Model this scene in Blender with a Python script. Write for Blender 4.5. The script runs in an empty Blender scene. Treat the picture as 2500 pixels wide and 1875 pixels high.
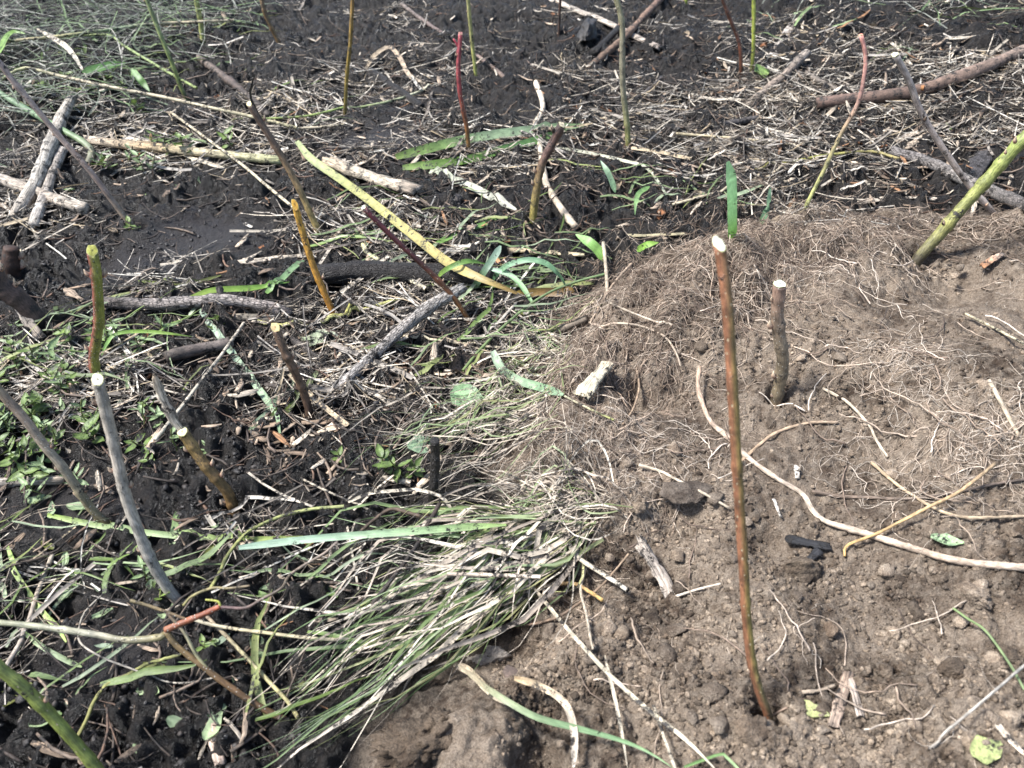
import bpy, math, random
import numpy as np
R = np.random.default_rng(11)
random.seed(11)
sc = bpy.context.scene
C = sc.collection
# ------------------------------------------------------------------ camera, sky, sun, exposure
CAM_H, PITCH, FPX = 1.0, math.radians(42.0), 2010.0       # FPX: focal length in pixels of a 2500 px wide frame
cam_d = bpy.data.cameras.new('camera'); cam = bpy.data.objects.new('camera', cam_d); C.objects.link(cam)
cam.location = (0, 0, CAM_H); cam.rotation_euler = (math.pi/2 - PITCH, 0, 0)
cam_d.sensor_width = 36.0; cam_d.lens = 36.0*FPX/2500.0; cam_d.clip_start = 0.02; cam_d.clip_end = 200
cam_d.dof.use_dof = True; cam_d.dof.focus_distance = 1.45; cam_d.dof.aperture_fstop = 6.3
sc.camera = cam
w = bpy.data.worlds.new('World'); sc.world = w; w.use_nodes = True
nt = w.node_tree; bg = nt.nodes['Background']; sky = nt.nodes.new('ShaderNodeTexSky')
sky.sky_type = 'NISHITA'; sky.sun_disc = False
SUN_EL, SUN_AZ = math.radians(57), math.radians(-88)     # azimuth from +Y (away from the camera) towards +X
sky.sun_elevation = SUN_EL; sky.sun_rotation = SUN_AZ; sky.dust_density = 1.5; sky.air_density = 1.0; sky.ozone_density = 0.8
nt.links.new(sky.outputs[0], bg.inputs[0]); bg.inputs[1].default_value = 0.11
sun_d = bpy.data.lights.new('sun', 'SUN'); sun = bpy.data.objects.new('sun', sun_d); C.objects.link(sun)
sun_d.energy = 3.9; sun_d.angle = math.radians(13); sun_d.color = (1, .992, .98)
sun.location = (0, 0, 5); sun.rotation_euler = (math.pi/2 - SUN_EL, 0, math.pi - SUN_AZ)
vs = sc.view_settings; vs.view_transform = 'Standard'; vs.look = 'None'; vs.exposure = 1.28; vs.gamma = 1; vs.use_curve_mapping = False
sc.cycles.max_bounces = 5; sc.cycles.use_denoising = True

# ------------------------------------------------------------------ noise
def hsh(ix, iy, s):
    h = (ix.astype(np.int64)*374761393 + iy.astype(np.int64)*668265263 + s*1442695041) & 0xffffffff
    h = ((h ^ (h >> 13))*1274126177) & 0xffffffff
    h = (h ^ (h >> 16)) & 0xffffffff
    return h/4294967295.0
def vn(x, y, s=0):
    ix, iy = np.floor(x), np.floor(y); fx, fy = x-ix, y-iy
    fx = fx*fx*(3-2*fx); fy = fy*fy*(3-2*fy)
    a = hsh(ix, iy, s); b = hsh(ix+1, iy, s); c = hsh(ix, iy+1, s); d = hsh(ix+1, iy+1, s)
    return (a+(b-a)*fx)*(1-fy) + (c+(d-c)*fx)*fy - .5
def fbm(x, y, s=0, o=3):
    r = 0; a = 1
    for k in range(o): r = r + a*vn(x*2**k + 7.3*k, y*2**k - 3.1*k, s+k); a *= .5
    return r
def worley(x, y, s=0):
    ix, iy = np.floor(x), np.floor(y); best = np.full(x.shape, 9.0)
    for dx in (-1, 0, 1):
        for dy in (-1, 0, 1):
            cx, cy = ix+dx, iy+dy
            d = (cx+hsh(cx, cy, s)-x)**2 + (cy+hsh(cx, cy, s+91)-y)**2
            best = np.minimum(best, d)
    return np.sqrt(best)
def sstep(a, b, x):
    t = np.clip((x-a)/(b-a), 0, 1); return t*t*(3-2*t)

# ------------------------------------------------------------------ terrain height
cp, sp = math.cos(PITCH), math.sin(PITCH)
def rays(px, py):                                         # picture position -> direction from the eye
    u = (np.asarray(px, float)-1250)/FPX; v = (937.5-np.asarray(py, float))/FPX
    return np.stack([u, cp+v*sp, -sp+v*cp], -1)
def flat(px, py, z=0.0):
    d = rays(px, py); t = (z-CAM_H)/d[..., 2]
    return d[..., 0]*t, d[..., 1]*t
EDGE = [(840, 2300), (900, 1860), (915, 1730), (1041, 1690), (1126, 1600), (1242, 1540), (1268, 1474), (1350, 1360), (1230, 1250), (1190, 1150),
        (1225, 1060), (1270, 985), (1290, 930), (1340, 870), (1352, 810), (1430, 745), (1512, 690), (1577, 640), (1739, 592), (1866, 560),
        (1997, 535), (2151, 535), (2306, 540), (2520, 560), (2900, 600), (3300, 700)]
ex, ey = flat([p[0] for p in EDGE], [p[1] for p in EDGE])
POLY = np.stack([np.append(ex, [3.5, 3.5, ex[0]]), np.append(ey, [ey[-1], -1.5, -1.5])], -1)
def mound_d(x, y):                                        # signed distance, positive inside the dug bank
    d2 = np.full(x.shape, 1e9); ins = np.zeros(x.shape, bool); n = len(POLY)
    for i in range(n):
        ax, ay = POLY[i]; bx, by = POLY[(i+1) % n]; vx, vy = bx-ax, by-ay
        t = np.clip(((x-ax)*vx+(y-ay)*vy)/(vx*vx+vy*vy+1e-12), 0, 1)
        d2 = np.minimum(d2, (x-ax-t*vx)**2+(y-ay-t*vy)**2)
        if ay != by:
            c = ((ay > y) != (by > y)) & (x < (bx-ax)*(y-ay)/(by-ay)+ax); ins ^= c
    return np.where(ins, 1, -1)*np.sqrt(d2)
def gau(x, y, px, py, r, z=0.1, asp=1.0):
    cx, cy = flat(px, py, z); return np.exp(-(((x-cx)/asp)**2+(y-cy)**2)/(r*r))
def base_h(x, y, d=None):
    if d is None: d = mound_d(x, y)
    dn = d + .05*fbm(x*9, y*9, 5) + .05*fbm(x*4, y*4, 6, 1)*sstep(.3, .8, x)
    h = .075*sstep(-.01, .13, dn) + .085*sstep(.05, .8, dn)
    h += .045*gau(x, y, 1640, 720, .17) + .03*gau(x, y, 1930, 600, .16) - .035*gau(x, y, 2330, 690, .13) + .03*gau(x, y, 2420, 1080, .15)
    h += .03*gau(x, y, 1330, 1120, .08) - .045*gau(x, y, 1560, 1400, .075) + .03*gau(x, y, 1500, 1230, .07) - .03*gau(x, y, 1250, 1480, .06)
    h += .025*gau(x, y, 1080, 1800, .07) - .03*gau(x, y, 1560, 950, .06) - .02*gau(x, y, 2150, 1560, .1)
    h += .14*sstep(.55, 1.9, x)*sstep(1.3, 2.1, y) + .06*sstep(-.9, -1.7, x)*0 + .05*gau(x, y, 120, 150, .5, 0)
    h += (.034*fbm(x*6.5, y*6.5, 77, 2)+.02*(.5-worley(x*5.5, y*5.5, 78)))*sstep(.02, .12, d)
    h += .022*fbm(x*4.2, y*4.2, 21, 2)*(1-.5*sstep(0, .1, d))
    h += -.03*gau(x, y, 200, 640, .08, 0, 1.6) - .02*gau(x, y, 1560, 210, .2, 0) - .02*gau(x, y, 1250, 150, .2, 0)
    return h
SMOOTH = [(480, 570, .1), (330, 640, .07), (160, 1240, .06), (240, 1600, .05), (940, 350, .09), (960, 250, .07)]
def drop(px, py):
    z = np.array([.1])
    for _ in range(25): X_, Y_ = flat(np.array([px]), np.array([py]), z); z = .5*z+.5*base_h(X_, Y_)
    return float(X_[0]), float(Y_[0])
HOLES = [(*drop(px, py), r, dp) for px, py, r, dp in ((1876, 1738, .018, .03), (1896, 975, .02, .012), (2246, 620, .03, .03), (570, 1240, .025, .02), (757, 1012, .025, .02), (1880, 1330, .03, .02), (1560, 1330, .05, .03), (1660, 1250, .04, .03), (1330, 1720, .03, .035), (1310, 1850, .03, .05), (1650, 960, .05, .025), (2330, 690, .08, .03), (1420, 1480, .04, .02), (1560, 985, .04, .02))]
RIMS = [drop(px, py) for px, py in ((1874, 1742), (1896, 978), (2252, 618), (818, 772), (1152, 796), (1146, 384), (1299, 552), (842, 290), (1164, 205), (1534, 374), (1809, 197), (1832, 190), (240, 935), (447, 1482), (270, 1285), (570, 1243), (757, 1015), (784, 578), (330, 562), (105, 800))]
def ROOTY(x, y): return np.clip(gau(x, y, 1600, 740, .24)*1.4+gau(x, y, 1400, 930, .1)+gau(x, y, 1950, 590, .2), 0, 1)
def micro(x, y, d):
    s = sstep(-.03, .04, d+.03*vn(x*30, y*30, 3))
    sm = np.zeros_like(x)
    for px, py, r in SMOOTH: sm = np.maximum(sm, gau(x, y, px, py, r, 0, 1.5))
    sm = np.clip(sm*1.6, 0, 1)
    wx, wy = x+.012*vn(x*40, y*40, 8), y+.012*vn(x*40, y*40, 9)
    big = sstep(-.28, .25, fbm(x*3, y*3, 14)+.12)
    mud = .042*(.55-worley(wx*11, wy*11, 31))*big + .033*(.5-worley(wx*27, wy*27, 32))*(.75+.7*sstep(-.2, .3, fbm(x*6, y*6, 15))) + .017*(.5-worley(wx*70, wy*70, 34)) + .017*fbm(x*50, y*50, 33, 3)
    soil = .02*(.5-worley(wx*17, wy*17, 41))*sstep(-.1, .3, fbm(x*5, y*5, 19)) + .0125*(.5-worley(wx*48, wy*48, 42))*(.4+1.2*sstep(-.2, .3, fbm(x*7, y*7, 23))) \
        + .0075*(.5-worley(x*115, y*115, 43)) + .005*fbm(x*150, y*150, 44, 2)
    hole = 0
    for hx, hy, hr, hd in HOLES: hole = hole - hd*np.exp(-(((x-hx)**2+(y-hy)**2)/hr**2)**1.5)
    for hx, hy in RIMS:
        r_ = np.sqrt((x-hx)**2+(y-hy)**2)*(1+.5*vn(x*45, y*45, 61)); hole = hole + .011*np.exp(-((r_-.030)/.012)**2) - .010*np.exp(-(r_/.017)**2)
    rm = ROOTY(x, y); soil = soil + rm*(.03*(.5-worley(wx*14, wy*14, 51)) + .014*(.5-worley(wx*36, wy*36, 52)))
    return (mud*(1-s)*(1-.85*sm) + soil*s + hole), s, sm
GX0, GY0, GS = -3.2, -.6, .006
gx = np.arange(GX0, 3.2, GS); gy = np.arange(GY0, 5.2, GS)
mx, my = np.meshgrid(gx, gy)
_d = mound_d(mx, my); HB = base_h(mx, my, _d); HF = HB + micro(mx, my, _d)[0]; DG = _d
def samp(G, x, y):
    fx = np.clip((np.asarray(x, float)-GX0)/GS, 0, len(gx)-2); fy = np.clip((np.asarray(y, float)-GY0)/GS, 0, len(gy)-2)
    ix, iy = fx.astype(int), fy.astype(int); fx -= ix; fy -= iy
    return (G[iy, ix]*(1-fx)+G[iy, ix+1]*fx)*(1-fy)+(G[iy+1, ix]*(1-fx)+G[iy+1, ix+1]*fx)*fy
def on_ground(px, py, off=0.0, G=None):                   # where the line of sight meets the terrain
    G = HB if G is None else G
    d = rays(px, py); z = np.zeros(d.shape[:-1]) + .1
    for k in range(24):
        t = (z-CAM_H)/d[..., 2]; z = .6*z + .4*(samp(G, d[..., 0]*t, d[..., 1]*t)+off)
    t = (z-CAM_H)/d[..., 2]
    return d*t[..., None] + np.array([0, 0, CAM_H])
def depth(p): return p[..., 1]*cp - (p[..., 2]-CAM_H)*sp
def proj(p):
    dz = depth(p); v = (p[..., 1]*sp + (p[..., 2]-CAM_H)*cp)/dz; u = p[..., 0]/dz
    return 1250+u*FPX, 937.5-v*FPX

# ------------------------------------------------------------------ mesh helpers
def mesh_np(name, V, Q, T=None, col=None, st=None, smooth=True):
    V = np.asarray(V, np.float32).reshape(-1, 3); Q = np.asarray(Q, np.int32).reshape(-1, 4) if Q is not None else np.zeros((0, 4), np.int32)
    T = np.asarray(T, np.int32).reshape(-1, 3) if T is not None else np.zeros((0, 3), np.int32)
    me = bpy.data.meshes.new(name); me.vertices.add(len(V)); me.vertices.foreach_set('co', V.ravel())
    n = len(Q)*4+len(T)*3; me.loops.add(n); me.loops.foreach_set('vertex_index', np.concatenate([Q.ravel(), T.ravel()]))
    me.polygons.add(len(Q)+len(T))
    me.polygons.foreach_set('loop_start', np.concatenate([np.arange(len(Q))*4, len(Q)*4+np.arange(len(T))*3]).astype(np.int32))
    if smooth: me.polygons.foreach_set('use_smooth', np.ones(len(Q)+len(T), bool))
    me.update(calc_edges=True)
    if col is not None:
        a = me.attributes.new('Col', 'FLOAT_COLOR', 'POINT'); c = np.ones((len(V), 4), np.float32); c[:, :3] = np.asarray(col).reshape(-1, 3)
        a.data.foreach_set('color', c.ravel())
    if st is not None:
        a = me.attributes.new('st', 'FLOAT_VECTOR', 'POINT'); a.data.foreach_set('vector', np.asarray(st, np.float32).ravel())
    return me
def link(name, me, mat, parent=None, loc=None, label=None, cat=None, group=None, kind=None):
    o = bpy.data.objects.new(name, me); C.objects.link(o)
    if me is not None and mat is not None and not me.materials: me.materials.append(mat)
    if parent is not None: o.parent = parent
    if loc is not None: o.location = loc
    if label: o['label'] = label
    if cat: o['category'] = cat
    if group: o['group'] = group
    if kind: o['kind'] = kind
    return o
def nrm(a): return a/np.maximum(np.linalg.norm(a, axis=-1, keepdims=True), 1e-9)
def frames(P, upv=(0, 0, 1.)):
    T = nrm(np.gradient(P, axis=-2)); tz = np.abs(T[..., 2]).mean(-1)
    ref = np.where((tz > .75)[..., None], np.array([.3, -1, 0.]), np.array(upv))[..., None, :]
    B = nrm(np.cross(T, np.broadcast_to(ref, T.shape))); N = np.cross(B, T)
    return T, B, N
def arclen(P):
    return np.concatenate([np.zeros(P.shape[:-2]+(1,)), np.cumsum(np.linalg.norm(np.diff(P, axis=-2), axis=-1), -1)], -1)
def tubes(P, RW, RH=None, k=3, rot=None, rj=0.0):         # P (n,m,3) centre lines -> V, Q, st
    n, m, _ = P.shape; RH = RW if RH is None else RH
    T, B, N = frames(P); a = np.arange(k)*2*math.pi/k
    a = a[None, None, :] + (0 if rot is None else np.asarray(rot).reshape(n, 1, 1))
    a = np.broadcast_to(a, (n, m, k)); j = 1 + rj*R.standard_normal((n, m, k))
    ca, sa = np.cos(a)*j, np.sin(a)*j
    V = P[:, :, None, :] + (RW[:, :, None]*ca)[..., None]*B[:, :, None, :] + (RH[:, :, None]*sa)[..., None]*N[:, :, None, :]
    s = arclen(P)
    st = np.stack([RW[:, :, None]*ca, RH[:, :, None]*sa, np.broadcast_to(s[:, :, None], ca.shape)], -1)
    idx = np.arange(n*m*k).reshape(n, m, k); nx = np.roll(idx, -1, 2)
    Q = np.stack([idx[:, :-1], nx[:, :-1], nx[:, 1:], idx[:, 1:]], -1)
    return V.reshape(-1, 3), Q.reshape(-1, 4), st.reshape(-1, 3)
def ribbons(P, W, fold=.25, tw=None, upv=(0, 0, 1.)):                     # folded blades, three points across
    n, m, _ = P.shape; T, B, N = frames(P, upv)
    if tw is not None:
        tw = tw[..., None]; B, N = B*np.cos(tw)+N*np.sin(tw), N*np.cos(tw)-B*np.sin(tw)
    h = (W/2)[..., None]; f = fold if np.isscalar(fold) else np.asarray(fold).reshape(n, 1, 1)
    L = P-h*B+f*h*N; Rr = P+h*B+f*h*N; Mi = P
    V = np.stack([L, Mi, Rr], 2); s = arclen(P); hw = W/2
    st = np.stack([np.stack([-hw, 0*hw, hw], 2), np.zeros((n, m, 3)), np.broadcast_to(s[..., None], (n, m, 3))], -1)
    idx = np.arange(n*m*3).reshape(n, m, 3)
    Q = np.stack([idx[:, :-1, :-1], idx[:, :-1, 1:], idx[:, 1:, 1:], idx[:, 1:, :-1]], -1)
    return V.reshape(-1, 3), Q.reshape(-1, 4), st.reshape(-1, 3)
def catmull(p, m):
    p = np.asarray(p, float)
    if len(p) == 2: return p[0]+(p[1]-p[0])*np.linspace(0, 1, m)[:, None]
    q = np.vstack([2*p[0]-p[1], p, 2*p[-1]-p[-2]]); s = arclen(p); s = s/s[-1]
    t = np.linspace(0, 1, m); i = np.clip(np.searchsorted(s, t, 'right')-1, 0, len(p)-2); f = ((t-s[i])/(s[i+1]-s[i]))[:, None]
    a, b, c, d = q[i], q[i+1], q[i+2], q[i+3]
    return .5*((2*b)+(c-a)*f+(2*a-5*b+4*c-d)*f*f+(3*b-a-3*c+d)*f**3)
def grad(cols, t):                                        # colours along 0..1
    cols = np.asarray(cols, float).reshape(-1, 3); x = np.linspace(0, 1, len(cols))
    return np.stack([np.interp(t, x, cols[:, i]) for i in range(3)], -1)

# ------------------------------------------------------------------ materials
def new_mat(name):
    m = bpy.data.materials.new(name); m.use_nodes = True; t = m.node_tree
    return m, t, t.nodes['Principled BSDF'], t.nodes['Material Output']
def nd(t, kind, **kw):
    n = t.nodes.new(kind)
    for k, v in kw.items():
        if k in n.inputs: n.inputs[k].default_value = v
        else: setattr(n, k, v)
    return n
def mth(t, op, a, b=None, c=None, clamp=False):
    n = t.nodes.new('ShaderNodeMath'); n.operation = op; n.use_clamp = clamp
    for i, x in enumerate((a, b, c)):
        if x is None: continue
        if isinstance(x, (int, float)): n.inputs[i].default_value = x
        else: t.links.new(x, n.inputs[i])
    return n.outputs[0]
def mixc(t, f, a, b, mode='MIX'):
    n = t.nodes.new('ShaderNodeMix'); n.data_type = 'RGBA'; n.blend_type = mode
    for s, x in ((n.inputs[0], f), (n.inputs[6], a), (n.inputs[7], b)):
        if isinstance(x, (int, float)): s.default_value = x
        elif isinstance(x, tuple): s.default_value = (*x, 1)
        else: t.links.new(x, s)
    return n.outputs[2]
def ramp(t, x, a, b, lo=0.0, hi=1.0):
    n = t.nodes.new('ShaderNodeMapRange'); t.links.new(x, n.inputs[0]); n.interpolation_type = 'SMOOTHSTEP'
    for i, v in enumerate((a, b, lo, hi)): n.inputs[i+1].default_value = v
    return n.outputs[0]
def noise(t, vec, scale, detail=3, rough=.6):
    n = nd(t, 'ShaderNodeTexNoise', Scale=scale, Detail=detail, Roughness=rough)
    if vec is not None: t.links.new(vec, n.inputs['Vector'])
    return n.outputs[0]
def scaled(t, vec, sx, sy, sz):
    n = t.nodes.new('ShaderNodeVectorMath'); n.operation = 'MULTIPLY'; t.links.new(vec, n.inputs[0]); n.inputs[1].default_value = (sx, sy, sz)
    return n.outputs[0]
def bump(t, h, strength, dist, bsdf):
    n = nd(t, 'ShaderNodeBump', Strength=strength, Distance=dist); t.links.new(h, n.inputs['Height']); t.links.new(n.outputs[0], bsdf.inputs['Normal'])
MUD = (.020, .0165, .014)
def plant_mat(name, rough=.55, grain=.5, gscale=900, stretch=.06, mud=0.0, lent=None, trans=0.0, cracks=0.0, bumpd=.0006, spec=.4, blot=.35):
    m, t, b, out = new_mat(name)
    col = nd(t, 'ShaderNodeAttribute', attribute_name='Col').outputs['Color']; st = nd(t, 'ShaderNodeAttribute', attribute_name='st').outputs['Vector']
    pos = nd(t, 'ShaderNodeNewGeometry').outputs['Position']
    g = noise(t, scaled(t, st, 1, 1, stretch), gscale, 4, .65)
    c = mixc(t, 1.0, col, mixc(t, ramp(t, g, .3, .7), (1-grain,)*3, (1+grain*.8,)*3), 'MULTIPLY')
    bl = noise(t, pos, 55, 3)
    c = mixc(t, 1.0, c, mixc(t, ramp(t, bl, .3, .7), (1-blot, 1-blot, 1-blot), (1+blot*.7, 1+blot*.6, 1+blot*.5)), 'MULTIPLY')
    h = g
    if cracks:
        v = nd(t, 'ShaderNodeTexVoronoi', feature='DISTANCE_TO_EDGE', Scale=260.0); t.links.new(scaled(t, st, 1, 1, .3), v.inputs['Vector'])
        e = ramp(t, v.outputs['Distance'], 0.0, .12)
        c = mixc(t, mth(t, 'MULTIPLY', mth(t, 'SUBTRACT', 1.0, e), cracks), c, (.03, .026, .024)); h = mth(t, 'ADD', g, mth(t, 'MULTIPLY', e, 1.5))
    if lent:
        v = nd(t, 'ShaderNodeTexVoronoi', Scale=lent[0]); t.links.new(scaled(t, st, 1, 1, lent[3] if len(lent) > 3 else .6), v.inputs['Vector'])
        e = mth(t, 'SUBTRACT', 1.0, ramp(t, v.outputs['Distance'], lent[1]*.7, lent[1]))
        c = mixc(t, mth(t, 'MULTIPLY', e, .85), c, lent[2]); h = mth(t, 'ADD', h, mth(t, 'MULTIPLY', e, .8))
    if mud:
        mk = ramp(t, mth(t, 'ADD', noise(t, pos, 38, 5, .7), mth(t, 'MULTIPLY', noise(t, pos, 190, 3, .7), .5)), .86-mud*.3, .98-mud*.3)
        c = mixc(t, mk, c, MUD); h = mth(t, 'ADD', h, mk)
    t.links.new(c, b.inputs['Base Color']); b.inputs['Roughness'].default_value = rough; b.inputs['Specular IOR Level'].default_value = spec
    bump(t, h, .7, bumpd, b)
    if trans:
        tr = nd(t, 'ShaderNodeBsdfTranslucent'); t.links.new(c, tr.inputs[0]); mx_ = nd(t, 'ShaderNodeMixShader', Fac=trans)
        t.links.new(b.outputs[0], mx_.inputs[1]); t.links.new(tr.outputs[0], mx_.inputs[2]); t.links.new(mx_.outputs[0], out.inputs[0])
    return m
M_STRAW = plant_mat('straw', .62, .45, 1100, .05, .4, trans=.12)
M_BLADE = plant_mat('green_blade', .45, .35, 1500, .03, .22, trans=.25, spec=.5, blot=.25)
M_CLEAN = plant_mat('clean_blade', .4, .3, 1500, .02, .04, trans=.4, spec=.5, blot=.15)
M_LEAF = plant_mat('leaf', .45, .35, 500, .5, .28, trans=.25, spec=.5)
M_DLEAF = plant_mat('dead_leaf', .7, .5, 400, .4, .5, trans=.1, bumpd=.0015)
M_TWIG = plant_mat('twig_bark', .7, .5, 700, .2, .3)
M_WOOD = plant_mat('weathered_wood', .75, .75, 600, .035, .3, bumpd=.0022)
M_BARK = plant_mat('cracked_bark', .8, .5, 400, .3, .25, cracks=.75, bumpd=.003)
M_MUDDY = plant_mat('muddy_log', .55, .6, 300, .4, .75, cracks=.4, bumpd=.004)
M_ROOT = plant_mat('root', .75, .45, 900, .12, .0, bumpd=.001)
M_FINE = plant_mat('fine_root', .8, .3, 500, .2, .0, bumpd=.0003)
M_STAKE = plant_mat('smooth_bark', .42, .4, 700, .1, .1, (170, .17, (.46, .38, .24), .55), spec=.5, bumpd=.0012, blot=.4)
M_STAKE2 = plant_mat('freckled_bark', .5, .35, 700, .12, .08, (190, .2, (.5, .47, .4), 1.3), spec=.45, bumpd=.001)
M_STAKE3 = plant_mat('speckled_bark', .5, .5, 500, .2, .12, (420, .17, (.035, .02, .012), .6), spec=.45, bumpd=.0012)
M_CUT = plant_mat('cut_wood', .7, .3, 600, 1, .02, blot=.35)
M_CLOD = None
def soil_mat(name, ground=False):
    m, t, b, out = new_mat(name)
    pos = nd(t, 'ShaderNodeNewGeometry').outputs['Position']
    n1 = noise(t, pos, 9, 4, .6); n2 = noise(t, pos, 60, 5, .7); n3 = noise(t, pos, 420, 3, .7)
    a = mixc(t, ramp(t, n1, .35, .65), (.080, .057, .041), (.245, .195, .149))
    dp = noise(t, pos, 4.5, 3, .55); a = mixc(t, ramp(t, dp, .5, .36), a, mixc(t, 1.0, a, (.5, .46, .43), 'MULTIPLY'))
    a = mixc(t, ramp(t, n2, .35, .7), a, mixc(t, .5, a, (.36, .305, .245)))
    a = mixc(t, 1.0, a, mixc(t, ramp(t, n3, .3, .72), (.6, .58, .56), (1.3, 1.28, 1.25)), 'MULTIPLY')
    vor = nd(t, 'ShaderNodeTexVoronoi', Scale=330.0); t.links.new(pos, vor.inputs['Vector'])
    grit = ramp(t, vor.outputs['Distance'], .16, .1); hue = nd(t, 'ShaderNodeSeparateColor'); t.links.new(vor.outputs['Color'], hue.inputs[0])
    grit = mth(t, 'MULTIPLY', grit, ramp(t, hue.outputs[0], .86, .9))
    a = mixc(t, grit, a, (.42, .35, .27))
    hs = mth(t, 'ADD', mth(t, 'MULTIPLY', n3, .6), n2)
    if ground:
        k = nd(t, 'ShaderNodeAttribute', attribute_name='soil').outputs['Fac']; sm = nd(t, 'ShaderNodeAttribute', attribute_name='smooth_mud').outputs['Fac']
        md = mixc(t, ramp(t, n1, .35, .68), (.0062, .0054, .0049), (.0155, .013, .0112))
        md = mixc(t, ramp(t, n2, .47, .68), md, (.033, .0275, .023))
        md = mixc(t, sm, md, (.030, .0265, .0255))
        md = mixc(t, 1.0, md, mixc(t, ramp(t, n3, .3, .72), (.6, .6, .6), (1.35, 1.3, 1.25)), 'MULTIPLY')
        c = mixc(t, k, md, a)
        wet = mth(t, 'ADD', mth(t, 'MULTIPLY', ramp(t, n1, .3, .7), .3), mth(t, 'MULTIPLY', n2, .35))
        rg = mth(t, 'ADD', mth(t, 'MULTIPLY', k, .55), mth(t, 'ADD', wet, .06), clamp=True)
        t.links.new(rg, b.inputs['Roughness']); t.links.new(mth(t, 'SUBTRACT', .36, mth(t, 'MULTIPLY', k, .16)), b.inputs['Specular IOR Level']); t.links.new(c, b.inputs['Base Color'])
    else:
        cl = nd(t, 'ShaderNodeAttribute', attribute_name='Col').outputs['Color']
        c = mixc(t, 1.0, a, cl, 'MULTIPLY'); t.links.new(c, b.inputs['Base Color']); b.inputs['Roughness'].default_value = .85
    b.inputs['Specular IOR Level'].default_value = .28
    bump(t, hs, 1.0, .009, b)
    return m
M_GROUND = soil_mat('mud_and_soil', True); M_CLOD = soil_mat('soil_clods')
def mudclod():
    m, t, b, out = new_mat('mud_clods'); pos = nd(t, 'ShaderNodeNewGeometry').outputs['Position']; n2 = noise(t, pos, 90, 5, .7)
    cl = nd(t, 'ShaderNodeAttribute', attribute_name='Col').outputs['Color']
    t.links.new(mixc(t, 1.0, mixc(t, ramp(t, n2, .3, .7), (.013, .011, .01), (.036, .03, .026)), cl, 'MULTIPLY'), b.inputs['Base Color'])
    t.links.new(ramp(t, n2, .3, .7, .35, .7), b.inputs['Roughness']); bump(t, n2, .9, .004, b); return m
M_MUDCLOD = mudclod()

# ------------------------------------------------------------------ the ground, one sheet, finest where it is near
NR, NC = 800, 780
v = np.linspace(0, 1, NR)
yr = np.where(v < .93, .12*np.exp(np.minimum(v/.93, 1)*math.log(4.4/.12)), 0); k = v >= .93
yr = .12 + (4.2-.12)*((v/.93)**1.55)
yr[k] = 4.2*np.exp((v[k]-.93)/.07*math.log(60/4.2)); yr[0] = -8; yr[1] = -3; yr[2] = -1; yr[3:9] = np.linspace(-.4, .1, 6); yr[9:] = np.maximum(yr[9:], yr[9:])
yr = np.sort(yr)
u = np.linspace(-1, 1, NC); uu = np.where(np.abs(u) < .93, u/.93, np.sign(u)*np.exp((np.abs(u)-.93)/.07*3.2))
hw = np.clip(.62+.72*np.maximum(yr, 0), .62, 4.2)
X = uu[None, :]*hw[:, None]; Y = np.broadcast_to(yr[:, None], X.shape)
D = mound_d(X, Y); mic, SOIL, SM = micro(X, Y, D); Z = base_h(X, Y, D)+mic
idx = np.arange(NR*NC).reshape(NR, NC)
Qg = np.stack([idx[:-1, :-1], idx[:-1, 1:], idx[1:, 1:], idx[1:, :-1]], -1)
gm = mesh_np('ground', np.stack([X, Y, Z], -1), Qg)
for nm, arr in (('soil', SOIL), ('smooth_mud', SM)):
    at_ = gm.attributes.new(nm, 'FLOAT', 'POINT'); at_.data.foreach_set('value', arr.astype(np.float32).ravel())
ground = link('ground', gm, M_GROUND, kind='structure', label='dark wet mud beside a bank of freshly dug brown soil')

# ------------------------------------------------------------------ builders for single things
def S(*p): return [(p[i], p[i+1]) for i in range(0, len(p), 2)]
def stick_mesh(name, P, rad, cols, k=12, rj=.04, nodes=(), side=None, wob=.0, flat_=1.0, slant=0.0, caps=True, splinter=0.0):
    """P (m,3) local centre line, rad (m,), cols (m,3). Returns mesh and the end ring used by the cut face."""
    m = len(P); rr = rad.copy(); s = arclen(P)
    for f, amp in nodes: rr *= 1+amp*np.exp(-((s-f*s[-1])/(rad.mean()*.55))**2)
    V, Q, st = tubes(P[None], rr[None], (rr*flat_)[None], k, rj=rj)
    V = V.reshape(m, k, 3); T, B, N = frames(P[None]); T, B, N = T[0], B[0], N[0]
    ang = np.arange(k)*2*math.pi/k
    if slant:
        rd = np.cos(ang)[:, None]*B[-1]+np.sin(ang)[:, None]*N[-1]; V[-1] -= T[-1]*((rd@np.array([.45, -.9, .1]))*slant*rad[-1])[:, None]
    if splinter:
        V[-1] += T[-1]*(R.random(k)*splinter)[:, None]; V[0] -= T[0]*(R.random(k)*splinter)[:, None]
    c = np.repeat(cols[:, None, :], k, 1)
    if side is not None:
        nx = np.cos(ang)[None, :, None]*B[:, None, :]+np.sin(ang)[None, :, None]*N[:, None, :]
        f = sstep(-.05, .85, nx@np.array([-.95, -.3, .1]))[..., None]; c = c*(1-f)+np.asarray(side)*f
    c = c*(1+.12*R.standard_normal((m, k, 1)))
    Vf = V.reshape(-1, 3); cf = np.clip(c.reshape(-1, 3), 0, 1); tri = []
    ends = [0, m-1] if caps else [0]
    for e in ends:
        ci = len(Vf); Vf = np.vstack([Vf, V[e].mean(0)]); cf = np.vstack([cf, c[e].mean(0)]); st = np.vstack([st, [0, 0, s[e]]])
        for i in range(k):
            a, b_ = e*k+i, e*k+(i+1) % k
            tri.append((ci, b_, a) if e == 0 else (ci, a, b_))
    return mesh_np(name, Vf, Q, tri, cf, st), V[-1].copy(), T[-1].copy(), rr
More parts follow.
